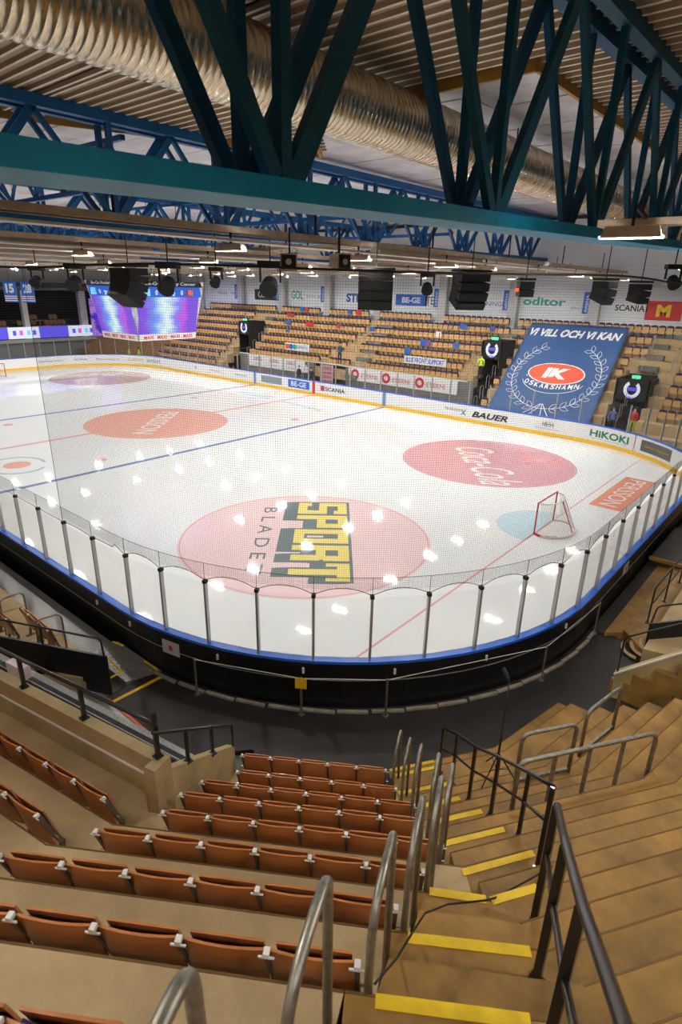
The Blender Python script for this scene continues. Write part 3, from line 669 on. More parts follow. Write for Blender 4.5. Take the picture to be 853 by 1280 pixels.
# upper rail from the bend towards the camera
feetU = [Vector(p) for p in ((32.58, -17.45, 3.56), (32.86, -18.27, 4.23), (33.12, -18.98, 4.91), (33.40, -19.69, 5.6))]
topsU = [Vector((p.x, p.y, z)) for p, z in zip(feetU, (4.90, 5.48, 5.98, 6.5))]
midsU = [p-Vector((0, 0, .50)) for p in topsU]
ext = topsU[-1]+(topsU[-1]-topsU[-2])*1.2; extm = midsU[-1]+(midsU[-1]-midsU[-2])*1.2
h, O = rail('stair_rail', 'thick black steel rail running down towards the bend of the stairs from the camera', topsU+[ext], feetU, midsU+[extm], .028)
for f, t in zip(feetU, topsU): post(h, O, f, t, .026)
# rails on parapets
tp = [sp(11.25, 8.62, v, 3.42) for v in (-5.2, 1.66)]
h, O = rail('parapet_rail', 'long black rail on top of the left parapet wall', tp, [sp(11.25, 8.62, -5.2, 2.92)], None, .026)
for v in (-5.2, -3.9, -2.35, -1.05, .25, 1.62): post(h, O, sp(11.25, 8.62, v, 2.92), sp(11.25, 8.62, v, 3.42 if v < 1.5 else 3.6), .026)
tp = [sp(33.75, 8.75, -1.75, 3.44), sp(33.75, 6.32, -1.60, 1.48), sp(33.75, 6.30, -1.60, 1.0)]
h, O = rail('parapet_rail', 'short black rail sloping down to the front row on the sloping parapet', arc_path(tp, .06, 4), [sp(33.75, 8.0, -1.68, 2.3)], None, .022)
for t in (.33, .66): p = sp(33.75, 8.75-2.43*t, -1.75+.16*t, 2.85-1.85*t); post(h, O, p, p+Vector((0, 0, .56)), .02)
# black guard panel by the ramp
g = thing('guard_panel', 'solid black guard panel with rail beside the left walkway ramp', 'guard panel', (20.8, -17.3, 0))
a = Vector((20.0, -17.55, 0)); b = Vector((22.87, -16.16, 0))
wallbar(a-g.location, b-g.location, -.1, 1.0, -.0, 1.0, .05, BLACKB, 'panel', g)
MB().tube([p-g.location for p in arc_path([(18.3, -18.3, 1.42), (22.8, -16.2, 1.42), (22.82, -16.18, .95)], .08, 5)], .022, 8).build('top_rail', BLACK, g, True)
for t in (0.0, .5, ): p = a.lerp(b, t); MB().bar(p-g.location+Vector((0, 0, .95)), p-g.location+Vector((0, 0, 1.42)), .04).build('post', BLACK, g)
bx = tag(MB().box((0, 0, .12), (.42, .16, .24)).build('lit_box', mat('pink_box', (.75, .62, .60), .4), None, False, sp(11.25, 7.98, -2.3, 2.24)), 'small pale pink box on the metal ledge behind the parapet rail', 'box'); bx.rotation_euler.z = rad(11)
# right side walkway, rails and black panel
WR = thing('end_walkway', 'walkway with tan edge strip behind the near end boards', 'walkway', kind='structure')
MB().prism([(29.9, -6.3), (30.25, -6.3), (30.45, 8), (29.9, 8)], -.1, .06).build('dark_gutter', mat('gutter', (.03, .025, .02), .8), WR)
MB().prism([(30.25, -6.3), (30.62, -6.0), (30.62, 8), (30.25, 8)], -.1, .10).build('edge_strip', CONCY, WR)
MB().prism([(30.62, -6.0), (31.5, -6.9), (31.5, 8), (30.62, 8)], -.1, .20).build('walkway_slab', CONCY, WR)
MB().prism([(29.98, -.9), (30.9, -.9), (30.9, 2.5), (29.98, 2.5)], .12, .36).build('dark_platform', mat('platform', (.045, .035, .03), .7), WR)
MB().prism([(29.95, -.98), (30.92, -.98), (30.92, -.9), (29.95, -.9)], .26, .38).build('platform_edge', CONCY, WR)
MB().prism([(31.35, -7.2), (34, -6.6), (34, 8), (31.35, 8)], 0, .55).build('side_slab', CONC, WR)
for k in range(3): MB().tube([(30.75+.18*k+.45*(1-cos(rad(a))), -6.35+.0*k-.55*sin(rad(a))+.1*k, .05+.07*k) for a in range(0, 100, 15)], .05, 4).build('curved_step', CONC, WR)
g = thing('guard_panel', 'solid black guard panel with rail at the right edge, above the end walkway', 'guard panel', (31.4, -6.9, 0))
wallbar(Vector((31.3, -6.7, 0))-g.location, Vector((33.4, -4.2, 0))-g.location, -.0, 1.0, 0, 1.12, .05, BLACKB, 'panel', g)
MB().tube([Vector(p)-g.location for p in arc_path([(31.3, -6.65, .9), (31.32, -6.4, 1.35), (33.4, -4.0, 1.5)], .12, 5)], .022, 8).build('top_rail', BLACK, g, True)
fR = [(31.0, -5.2, .2), (31.05, -3.6, .2), (31.1, -2.0, .2), (31.15, 0.4, .2)]
h, O = rail('walkway_rail', 'black rail beside the end walkway above the guard panel', [(31.0, -5.2, 1.25), (31.15, .4, 1.25)], fR, [(31.0, -5.2, .75), (31.15, .4, .75)], .02)
for f in fR: post(h, O, f, (f[0], f[1], 1.25), .02)
tag(MB().box((31.75, -4.2, .8), (.35, .5, .12)).build('blue_crate', T_BLUE), 'bright blue box at the right edge behind the black panel', 'box')
h, O = rail('corridor_rail', 'black rail on the terrace end wall at the right of the corridor', arc_path([(31.2, -8.75, .65), (31.2, -8.75, 1.55), (34.2, -8.0, 3.6)], .1, 5), [(31.2, -8.75, .6)], None, .02)
# crush barriers
def barrier(label, phi, R, v0, v1, z0, z1, n, skew=0, lean=0):
    h = thing('crush_barrier', label, 'barrier', sp(phi, R, v0, z0)); O = h.location
    pts = [sp(phi, R, v0, z0), sp(phi, R+lean, v0, z1), sp(phi, R+skew+lean, v1, z1), sp(phi, R+skew, v1, z0)]
    MB().tube([p-O for p in arc_path(pts, .16, 8)], .032, 12).build('tube_frame', GALV, h, True)
    for i in range(1, n):
        t = i/n; MB().bar(sp(phi, R+skew*t, v0+(v1-v0)*t, z0)-O, sp(phi, R+skew*t+lean, v0+(v1-v0)*t, z1)-O, .05, .05).build('upright', GALV, h)
    MB().bar(sp(phi, R, v0, z0+.06)-O, sp(phi, R+skew, v1, z0+.06)-O, .05, .06).build('bottom_bar', GALV, h)
barrier('long galvanised crush barrier with three uprights on the bare terrace', 56.25, 8.22, -.36, 1.88, 1.66, 2.62, 4)
barrier('short galvanised crush barrier behind the tripod stand', 56.25, 7.20, .42, 1.42, 1.03, 2.02, 1)
barrier('galvanised crush barrier furthest right and lowest on the terrace', 78.75, 6.98, -.66, .50, .74, 1.72, 1)
# microphone stand
ms = thing('microphone_stand', 'tall thin black microphone stand on a tripod beside the stair rail', 'microphone stand', (30.58, -13.42, .74))
MB().tube([(0, 0, .02), (0, 0, 1.95)], .011, 8).build('pole', BLACK, ms, True); MB().tube([(0, 0, .2), (0, 0, .95)], .02, 8).build('lower_tube', BLACK, ms, True)
for a in (20, 140, 260): MB().tube([(0, 0, .55), (.38*cos(rad(a)), .38*sin(rad(a)), 0)], .012, 6).build('leg', BLACK, ms); MB().tube([(0, 0, .2), (.19*cos(rad(a)), .19*sin(rad(a)), .27)], .008, 6).build('brace', BLACK, ms)
MB().tube([(0, 0, 1.93), (-.05, .03, 2.02), (-.16, .08, 2.12)], [.012, .035, .03], 10).build('microphone', BLACKM, ms, True)
tag(MB().tube([(30.9+.16*cos(a*.7)+.01*a, -14.35+.14*sin(a*.7), 1.05+.006*a) for a in range(30)], .007, 5).build('cable', BLACKM, None, True), 'black cable coiled on the step beside the rail post', 'cable')

# ---------------------------------------------------------------- far side stand
FS = thing('far_terrace', 'stepped concrete terrace of the far side stand', None, kind='structure')
def ry(r): return 19.8+.82*r
def rz(r): return 1.70+.658*r
def fstep(x0, x1, r, m=CONC):
    y0 = ry(r)-.72; MB().prism([(x0, y0), (x1, y0), (x1, y0+.82), (x0, y0+.82)], rz(r)-.9, rz(r)).build('step', m, FS)
for r in range(0, 7): fstep(-13.6, 11.9, r)
for r in range(-3, 7): fstep(13.6, 22.2, r); fstep(24.2, 34, r); fstep(-30, -16.1, r)
for r in range(4, 7): fstep(22.2, 24.2, r); fstep(11.9, 13.6, r); fstep(-16.1, -13.6, r)
# front wall with banners
FW = thing('front_wall', 'grey front wall of the far stand with a row of banners', None, kind='structure')
MB().box((-8.8, 18.98, 1.05), (10.2, .12, 2.1)).build('wall_panel', CONCD, FW); MB().box((6.3, 18.98, 1.05), (12.4, .12, 2.1)).build('wall_panel', CONCD, FW)
MB().box((-1.0, 19.0, 2.05), (26, .2, .09)).build('top_kerb', CAPM, FW)
MB().box((-1.8, 19.3, 1.0), (3.8, .3, 2.0)).build('dark_opening', BLACKM, FW)
def banner(label, x0, x1, y, z0, z1, m, cat='banner'):
    b = thing('banner', label, cat, ((x0+x1)/2, y, z0)); MB().box((0, 0, (z1-z0)/2), (x1-x0, .02, z1-z0)).build('cloth', m, b); return b
def btext(b, s, x, z, w, h, m, shear=0, bold=0): return text(s, w, h, (x-b.location.x, -.016, z-b.location.z), (1, 0, 0), (0, 0, 1), m, b, 'lettering', .002, shear, bold)
b = banner('long white banner reading ETERNI three times on the front wall of the far stand', .45, 11.2, 18.88, .95, 2.0, WHITE)
for x in (1.6, 4.9, 8.2):
    o = MB().prism([(cos(2*pi*k/20)*.42, sin(2*pi*k/20)*.42) for k in range(20)], -.012, .012).build('round_logo', T_RED, b); o.location = (x-.4-b.location.x, -.02, .55); o.rotation_euler.x = pi/2
    btext(b, 'e', x-.4, 1.5, .42, .38, T_WHITE, bold=.03).location.y = -.02
    btext(b, 'ETERNI', x+1.1, 1.43, 1.7, .36, T_ROSE, bold=.015)
b = banner('white banner with three red and grey adverts at the left of the front wall', -12.6, -4.8, 18.88, .95, 2.0, WHITE)
for x in (-11.2, -8.9, -6.6): MB().box((x-b.location.x, -.014, .62), (1.3, .01, .06)).build('red_line', T_MAR, b); btext(b, 'NIBES', x, 1.75, 1.1, .22, T_MAR); btext(b, 'JYSK', x, 1.2, .9, .2, T_GREY)
b = banner('pink panel between the player bench doors', -2.9, -1.3, 18.88, .2, 1.95, mat('pink_panel', (.55, .33, .35), .7))
for i in range(4): btext(b, 'OSKARSHAMN', -2.1, .5+.38*i, 1.3, .2, T_MAR)
# far seats
FB = backmesh(.44, 0, .42, .84, 0, PURP, .05, .03, .05, 6, 3); FBm = FB.mesh('backrest')
FPb = backmesh(.42, 0, .30, .70, 0, SEATT, .05, .0, .015, 4, 2); FPb.v = [(x, y-.16, z) for x, y, z in FPb.v]; FPm = FPb.mesh('folded_seat')
WP = MB().box((0, .02, .85), (.5, .03, .02)).mesh('rim', SILV)
pbm = MB().box((-.24, 0, .35), (.03, .12, .7)); FQ = pbm.mesh('seat_post', BRKT)
nsel = [0]
def far_rows(block, rngs, indiv, desc):
    st = MB(); cnt = 0
    for r, (x0, x1) in rngs.items():
        n = int((x1-x0)/.5+.25)
        for i in range(n):
            loc = (x0+.25+.5*i, ry(r), rz(r))
            if indiv and nsel[0] < 222:
                nsel[0] += 1
                t = thing('stadium_seat', f'tan seat, {ordinal(i+1)} from the left, {ordinal(r-min(rngs)+1)} row up, {desc}', 'seat', loc, f'tan seats of {desc}')
                link('folded_seat', FPm, t); link('backrest', FBm, t); link('seat_post', FQ, t)
            else:
                cnt += 1
                for src in (FB, FPb, pbm):
                    st.add([(x+loc[0], y+loc[1], z+loc[2]) for x, y, z in src.v], src.f, {id(FB): PURP, id(FPb): SEATT, id(pbm): BRKT}[id(src)])
    if cnt:
        o = st.build('stadium_seats'); tag(o, f'rows of tan tip-up seats with purple backs filling {desc}', 'seats', None, 'stuff')
far_rows('B', {0: (1.7, 10.9), 1: (2.1, 10.9), 2: (-.3, 11.0), 3: (-.3, 11.2), 4: (-.3, 12.1), 5: (-.4, 12.6), 6: (-.7, 5.1)}, True, 'block above the ETERNI banner')
far_rows('B2', {6: (6.1, 12.2)}, True, 'top row right of the pillar')
far_rows('C', {5: (13.4, 14.4), 6: (12.8, 18.2), 4: (13.2, 14.2)}, True, 'block above the big blue banner')
far_rows('D', {2: (21.6, 22.2), 3: (21.6, 22.4), 4: (21.5, 22.9), 5: (21.4, 23.0), 6: (18.9, 24.6)}, True, 'block right of the big blue banner')
far_rows('E', {r: (25.2, 30.2) for r in range(-1, 6)}, True, 'block at the far right edge')
far_rows('A', {0: (-12.7, -3.4), 1: (-12.7, -3.2), 2: (-12.9, -1.8), 3: (-13.0, -1.6), 4: (-13.6, -1.2), 5: (-13.7, -.9), 6: (-13.7, -7.9)}, False, 'the block left of the centre stair')
far_rows('A2', {6: (-7.0, -1.9)}, False, 'the top row left of the white pillar'); far_rows('A3', {0: (-2.6, -.2)}, False, 'the short row above the bench door')
far_rows('L', {r: (-27.0+.2*r, -17.0) for r in range(-3, 7)}, False, 'the blue-lit block behind the scoreboard')
far_rows('L2', {6: (-22, -14.5)}, False, 'the far left top row')
for x in (13.9, ): far_rows('F', {r: (x-.2, x+.6) for r in (-2, 0, 2)}, False, 'the lower rows left of the big blue banner')
# stairs on the far stand: steps with white nosing, hoops
for i, x in enumerate((.7, -14.6, 12.6, 23.3)):
    for r in range(0 if i == 0 else 4, 7):
        MB().box((x+.1, ry(r)-.92, rz(r)-.658+.165), (1.5 if i == 0 and r > 1 else 1.2, .39, .33)).build('half_step', CONCD, FS)
def farrail(x0, r0, r1, label):
    h = thing('aisle_rail', label, 'handrail', (x0, ry(r0), rz(r0)))
    for r in range(r0, r1): MB().tube(arc_path([(0, .82*(r-r0)-.55, .658*(r-r0)-.0), (0, .82*(r-r0)-.55, .658*(r-r0)+.9), (0, .82*(r-r0)-.1, .658*(r-r0)+.9), (0, .82*(r-r0)-.1, .658*(r-r0))], .1, 3), .022, 6).build('hoop', SILV, h)
farrail(1.3, 0, 2, 'pale hoops at the left end of the lower rows above the ETERNI banner'); farrail(-.6, 2, 7, 'pale hoops beside the centre stair of the far stand'); farrail(11.5, 0, 5, 'pale hoops left of the exit by the big blue banner')
farrail(13.35, -2, 5, 'pale hoops right of the exit left of the big blue banner'); farrail(-13.2, 0, 6, 'pale hoops right of the left exit'); farrail(23.1, -2, 6, 'pale hoops right of the big blue banner'); farrail(24.8, -2, 6, 'pale hoops at the far right block'); farrail(-17.0, -3, 5, 'pale hoops at the right end of the blue-lit block')
# exits with lit screens
def exitbox(x, w, y, z0, z1, label):
    e = thing('exit_portal', label, 'exit', (x, y, z0))
    MB().box((-w/2, .8, (z1-z0)/2), (.1, 2.2, z1-z0)).build('side_wall', BLACKM, e); MB().box((w/2, .8, (z1-z0)/2), (.1, 2.2, z1-z0)).build('side_wall', BLACKM, e)
    MB().box((0, 1.9, (z1-z0)/2), (w, .1, z1-z0)).build('back_wall', BLACKM, e); MB().box((0, -.25, z1-z0-.65), (w+.15, .1, 1.3)).build('screen_panel', BLACKM, e)
    n = 26; o = MB().add([(cos(2*pi*k/n+rad(121))*(.5 if s else .30), -.32, sin(2*pi*k/n+rad(121))*(.55 if s else .34)) for k in range(n-4) for s in (0, 1)], [(2*k, 2*k+1, 2*k+3, 2*k+2) for k in range(n-5)]).build('lit_wreath', E_WHITE, e); o.location.z = z1-z0-.62
    o = MB().box((0, -.31, z1-z0-.6), (.52, .02, .22)).build('lit_emblem', E_VIO, e); MB().box((0, -.31, z1-z0-1.12), (.35, .02, .12)).build('lit_base', E_VIO, e)
    MB().box((0.1, -.2, z1-z0+.16), (.5, .12, .2)).build('exit_sign', E_GREEN, e); return e
exitbox(13.0, 1.5, 20.6, 2.5, 5.0, 'black exit portal with glowing wreath screen left of the big blue banner')
exitbox(-14.8, 1.5, 20.6, 2.3, 5.0, 'black exit portal with glowing wreath screen in the left of the far stand')
exitbox(23.3, 1.9, 19.8, .4, 3.4, 'black exit portal with glowing wreath screen right of the big blue banner')
MB().prism([(22.4, 16.4), (24.2, 16.4), (24.2, 19.6), (22.4, 19.6)], -.1, .12).build('exit_floor', mat('red_floor', (.30, .06, .04), .7))['kind'] = 'structure'
# big blue banner laid down the rake
BG = thing('large_banner', 'huge blue banner with white laurel wreath and red oval draped down the seats', 'banner', (17.8, 24.0, 6.05))
a = Vector((14.3, 23.9, 6.25)); b = Vector((21.3, 23.9, 6.25)); c = Vector((21.7, 17.2, .35)); d = Vector((14.5, 17.2, .35)); nrm = (b-a).cross(d-a).normalized()*-1
if nrm.z < 0: nrm = -nrm
nx, ny = 28, 30; mb = MB(); vs = []
def bp(u, v, off=0): 
    p = a.lerp(b, u).lerp(d.lerp(c, u), v); return p+nrm*(off+.02*sin(v*26+u*2)+.015*sin(u*17+v*5))
for j in range(ny+1):
    for i in range(nx+1): vs.append(bp(i/nx, j/ny)-BG.location)
fs = [(j*(nx+1)+i, j*(nx+1)+i+1, (j+1)*(nx+1)+i+1, (j+1)*(nx+1)+i) for j in range(ny) for i in range(nx)]
o = mb.add(vs, fs).build('cloth', T_MID, BG, True); sm = o.modifiers.new('thick', 'SOLIDIFY'); sm.thickness = .01
UH = 8.93; UW = 7.1
def bmap(o_, off=.045):
    me = o_.data
    for v in me.vertices:
        p = bp(v.co.x/UW, v.co.y/UH, off+v.co.z); v.co = p-BG.location
    return o_
def btext2(s, cx, cy, w, h, m, shear=0, bold=0, off=.045): return bmap(text(s, w, h, (cx, cy, 0), (1, 0, 0), (0, -1, 0), m, BG, 'lettering', .001, shear, bold), off)
btext2('VI VILL OCH VI KAN', UW*.5, .95, UW*.93, .72, T_WHITE, .25, .04)
def bshape(pts, m, nm, off=.04): n = len(pts); return bmap(MB().add([(p[0], p[1], 0) for p in pts], [tuple(range(n))]).build(nm, m, BG), off)
ell = lambda cx, cy, rx, ry_, n=40: [(cx+cos(2*pi*k/n)*rx, cy+sin(2*pi*k/n)*ry_) for k in range(n)]
bshape(ell(3.6, 4.75, 2.0, .98), T_WHITE, 'oval_rim', .04); bshape(ell(3.6, 4.75, 1.92, .9), T_ORR, 'oval', .055)
btext2('IK', 3.6, 4.75, 1.75, .95, T_WHITE, .15, .06, .075)
for i, ch in enumerate('OSKARSHAMN'):
    t = -1+2*(i+.5)/10; btext2(ch, 3.6+t*1.95, 5.95-.35*t*t, .30, .42, T_WHITE, 0, .03)
def bline(pts, w=.05, nm='wreath_line'):
    mb = MB(); vs = []; fs = []
    for i, p in enumerate(pts):
        q = Vector(pts[min(i+1, len(pts)-1)])-Vector(pts[max(i-1, 0)]); q.normalize(); nn = Vector((-q.y, q.x))*w/2; vs += [(p[0]+nn.x, p[1]+nn.y, 0), (p[0]-nn.x, p[1]-nn.y, 0)]
    for i in range(len(pts)-1): fs.append((2*i, 2*i+1, 2*i+3, 2*i+2))
    return bmap(mb.add(vs, fs).build(nm, T_WHITE, BG), .05)
bline([(1.6+.02*k, 5.1+.9*sin(k/40*1.2)) for k in range(6)]); bline([(3.6+2.15*cos(rad(t)), 5.3+1.25*sin(rad(t))) for t in range(10, 171, 8)], .04)
for s in (-1, 1):
    spine = [(3.6+s*3.0*sin(rad(t)), 4.9+3.0*1.0*cos(rad(t))) for t in range(0, 146, 6)]
    bline(spine, .035)
    for t in range(12, 146, 13):
        for side in (-1, 1):
            c0 = Vector((3.6+s*3.0*sin(rad(t)), 4.9+3.0*cos(rad(t)))); tg = Vector((s*cos(rad(t)), -sin(rad(t)))); nn = Vector((-tg.y, tg.x))*side
            e = (tg*.8+nn*.6).normalized(); f = Vector((-e.y, e.x))
            bline([c0+e*.62*u_+f*.14*sin(pi*u_) for u_ in (0, .2, .4, .6, .8, 1)]+[c0+e*.62*u_-f*.14*sin(pi*u_) for u_ in (.8, .6, .4, .2, 0)], .03)
for dx, ex in ((-.5, -1.2), (-.2, -.7), (.15, .3), (.4, .9)): bline([(3.6+dx*.2, 7.5), (3.6+dx, 8.0), (3.6+ex, 8.7)], .05)
# smaller cloths and scarves on the seats
def drape(name, label, x, r, w, h, m, dy=-.26, m2=None):
    o = thing(name, label, 'cloth', (x, ry(r)+dy, rz(r)+.84-h)); MB().box((0, 0, h/2), (w, .02, h)).build('cloth', m, o)
    if m2: MB().box((w*.22, -.012, h/2), (w*.18, .01, h*.9)).build('stripe', m2, o)
    return o
b = banner('white cloth banner reading BLUE FRONT SUPPORT across the second row', 5.2, 9.2, ry(1)-.3, rz(1)+.35, rz(1)+.95, T_WHITE); btext(b, 'BLUE FRONT SUPPORT', 7.2, rz(1)+.65, 3.7, .4, T_BLUE, .2, .02)
b = banner('white banner with round colourful badges in the left block', -8.8, -5.6, ry(1)-.3, rz(1)+.3, rz(1)+1.0, T_WHITE)
for i, m in enumerate((T_ORR, T_BLUE, T_TEAL)): o = MB().prism(ell(0, 0, .25, .25, 16), -.01, .01).build('badge', m, b); o.location = (-1.3+.5*i, -.02, .35); o.rotation_euler.x = pi/2
btext(b, 'SUPPORTER', -6.5, rz(1)+.65, 1.4, .3, T_LB if 'T_LB' in globals() else T_BLUE)
cl = [('blue', 'with red and white end over the fourth row', 6.1, 3, 1.0, .5, T_BLUE, T_RED), ('blue', 'folded on the fourth row below it', 4.9, 2, .6, .55, T_BLUE, None), ('blue', 'over the sixth row centre', 8.6, 5, .7, .35, T_BLUE, None),
      ('white', 'with red stripe on the fifth row', 6.8, 4, .5, .5, T_WHITE, T_RED), ('blue', 'triangular pennant shape on the fourth row right', 9.0, 3, .5, .45, T_BLUE, None), ('blue', 'at the left end of the fifth row', -.2, 4, .5, .35, T_BLUE, None),
      ('red', 'on the top row right of the white pillar', -3.1, 6, .5, .45, T_RED, None), ('blue', 'on the top row beside the red one', -4.2, 6, .45, .4, T_BLUE, None), ('red', 'on the sixth row of the left block', -11.4, 5, 1.0, .3, T_RED, None),
      ('blue', 'on the fifth row of the left block', -10.9, 4, .9, .35, T_BLUE, None), ('red', 'in the middle of the fifth row', -7.9, 4, 1.0, .4, T_RED, None), ('blue', 'low in the fourth row of the left block', -10.2, 3, .4, .35, T_BLUE, None),
      ('red', 'beside the blue flag on the left top row', -9.9, 6, .4, .4, T_RED, None), ('blue', 'on the left top row', -10.5, 6, .6, .4, T_BLUE, None), ('red', 'on the fifth row near the centre stair', -4.2, 4, .4, .35, T_RED, T_BLUE), ('blue', 'across the sixth row right end', 11.2, 5, .45, .4, T_BLUE, T_RED)]
for c_, d_, x, r, w, h, m, m2 in cl: drape('scarf', f'small {c_} cloth {d_}', x, r, w, h, m, m2=m2)
# back wall with adverts and pillars
BW = thing('wall_back', 'white back wall above the far stand', None, kind='structure')
MB().box((0, 25.75, 9.5), (72, .2, 7.8)).build('wall_sheet', mat('back_wall', (.86, .89, .91), .6, noise=.08, scale=.5), BW)
for k in range(15): MB().box((0, 25.63, 6.6+.26*k), (72, .03, .02)).build('sheet_joint', mat('joint_grey', (.62, .62, .62), .6), BW)
pil = [18.3, 12.0, 5.55, -1.4, -7.6, -14.1, -20.8, -28.2]
for i, x in enumerate(pil):
    p = thing('pillar', f'pale pillar on the back wall of the far stand, {ordinal(i+1)} from the right', 'pillar', (x, 25.2, 5.6), kind='structure')
    MB().box((0, 0, 2.2), (.75, .45, 4.4)).build('shaft', mat('pillar_grey', (.50, .50, .49), .6), p)
    bb = thing('hanging_banner', f'narrow blue vertical banner on the back wall, left of the {ordinal(i+1)} pillar from the right', 'banner', (x-.55, 25.0, 7.0), 'blue banners by the pillars')
    MB().box((0, 0, .75), (.52, .03, 1.5)).build('cloth', T_BLUE, bb); text('ARENA', 1.2, .2, (0, -.02, .7), (0, 0, 1), (-1, 0, 0), T_WHITE, bb)
def wallad(s, x, z, w, h, m, plate=None, pw=None, ph=None, shear=0, bold=0, desc=''):
    b = thing('wall_advert', f'{desc or s} advert on the white back wall of the far stand', 'advert', (x, 25.6, z)); 
    MB().box((0, 0, 0), (pw or w*1.15, .03, ph or h*1.4)).build('plate', plate or WHITE, b); text(s, w, h, (0, -.022, 0), (1, 0, 0), (0, 0, 1), m, b, 'lettering', .002, shear, bold); return b
wallad('BE-GE', 2.0, 7.5, 2.0, .5, T_WHITE, T_BLUE, 3.4, .95, bold=.03, desc='blue BE-GE'); wallad('TEQ', 4.3, 7.45, 1.4, .8, T_BLACK, desc='black TEQ'); wallad('STIBE', -4.2, 7.5, 2.8, .8, T_BLUE, bold=.04, desc='large blue lettered')
wallad('HUSQVARNINGEN', 9.2, 7.4, 4.6, .4, T_BLUE, desc='long blue lettered'); wallad('oditor', 14.3, 7.75, 3.4, .6, T_TEAL, bold=.03, desc='green oditor'); wallad('RINGUP', 17.0, 7.35, 1.1, .22, T_GREY, desc='small grey')
wallad('SCANIA', 20.6, 7.5, 2.0, .42, T_BLACK, bold=.02, desc='black SCANIA'); wallad('M', 22.8, 7.4, .9, .8, T_YEL, T_RED, 2.3, 1.25, bold=.06, desc='red panel with yellow M'); wallad('AVENT', 25.1, 7.4, 1.6, .42, T_BLACK, shear=.2, desc='black AVENT')
wallad('GOL', -12.3, 7.6, 1.7, .85, T_TEAL, bold=.03, desc='teal GOL'); wallad('Kinnarps', -10.3, 7.5, 1.3, .3, T_GREY, desc='small grey Kinnarps'); wallad('SECURITAS', -8.8, 7.5, 1.2, .3, T_BLACK, desc='small black'); wallad('Colorama', -16.8, 7.5, 3.1, .6, T_WHITE, T_BLACK, 4.2, 1.1, desc='black Colorama')
wallad('rinkside', -24.5, 7.6, 1.8, .5, T_GREY, desc='pale grey'); wallad('Tekla', -22.6, 7.6, 1.2, .3, T_GREEN, desc='small green')

# far end --------------------------------------------------------------------------------------
FE = thing('far_end_stand', 'dark far end stand with gallery', None, kind='structure')
MB().box((-37, 4, 1.1), (.3, 32, 2.2)).build('lower_wall', mat('end_grey', (.20, .20, .19), .7), FE); MB().box((-36.6, -4, 2.15), (.5, 40, .35)).build('ledge', mat('ledge_grey', (.38, .40, .36), .7), FE)
MB().box((-45, 4, 5.5), (.3, 60, 8)).build('back_wall', mat('dark_back', (.02, .02, .02), .9), FE); MB().box((-40, 4, 8.0), (10, 60, .4)).build('soffit', mat('soffit', (.05, .05, .05), .9), FE)
MB().box((-36.5, 4, 8.9), (.4, 60, 1.4)).build('upper_beam', mat('beam_grey', (.42, .43, .42), .6), FE); MB().box((-36.1, 4, 7.6), (.5, 60, .35)).build('lower_beam', mat('beam_dark', (.10, .10, .11), .6), FE)
for r in range(4): MB().box((-38.4-.8*r, 4, 2.2+.55*r), (.8, 40, .6)).build('gallery_step', mat('gallery_dark', (.04, .04, .04), .9), FE)
for i in range(14): MB().box((-44.8, 4, 4.0+.28*i), (.05, 50, .04)).build('slat', mat('slat_grey', (.09, .09, .09), .7), FE)
for i, (y, w) in enumerate(((8.0, .55), (14.6, .8), (1.2, .55), (-5.5, .55))): MB().box((-36.9, y, 5.2), (.6, w, 6)).build('pillar', mat('pillar_grey', (.50, .50, .49), .6), FE)
for i in range(5):
    y0 = 13.9-i*3.3; o = thing('ribbon_screen', f'segment of the glowing ribbon screen on the far gallery, {ordinal(i+1)} from the scoreboard', 'screen', (-36.2, y0, 2.45))
    MB().box((0, 0, .6), (.12, 3.28, 1.2)).build('screen', E_WHITE if i % 2 == 0 else E_VIO, o)
    if i % 2 == 0:
        for dy, m in ((-1.0, E_VIO), (-.3, E_PINK), (.5, E_CYAN), (1.1, E_VIO)): MB().box((.07, dy, .6), (.02, .35, .5)).build('graphic', m, o)
st = MB()
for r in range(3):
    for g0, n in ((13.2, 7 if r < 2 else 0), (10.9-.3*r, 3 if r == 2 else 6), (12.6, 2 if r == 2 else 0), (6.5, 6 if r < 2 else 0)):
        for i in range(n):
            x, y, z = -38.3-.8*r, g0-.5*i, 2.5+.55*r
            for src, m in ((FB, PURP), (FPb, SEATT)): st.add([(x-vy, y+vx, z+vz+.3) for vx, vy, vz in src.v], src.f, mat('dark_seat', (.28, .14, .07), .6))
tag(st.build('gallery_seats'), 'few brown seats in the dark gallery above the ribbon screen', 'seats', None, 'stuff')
st = MB()
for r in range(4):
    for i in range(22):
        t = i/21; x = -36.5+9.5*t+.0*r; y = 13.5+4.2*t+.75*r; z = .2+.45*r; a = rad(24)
        for src, m in ((FB, PURP), (FPb, SEATT)): st.add([(x+vx*cos(a)-vy*sin(a), y+vx*sin(a)+vy*cos(a), z+vz) for vx, vy, vz in src.v], src.f, mat('brown_seat', (.35, .19, .08), .6))
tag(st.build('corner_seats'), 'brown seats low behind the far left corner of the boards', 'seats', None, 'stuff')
o = thing('corner_screen', 'tall violet screen standing behind the left side of the scoreboard', 'screen', (-36, 16.4, 2.2)); MB().box((0, 0, 2.3), (.2, 2.6, 4.2)).build('screen', SCR2, o)
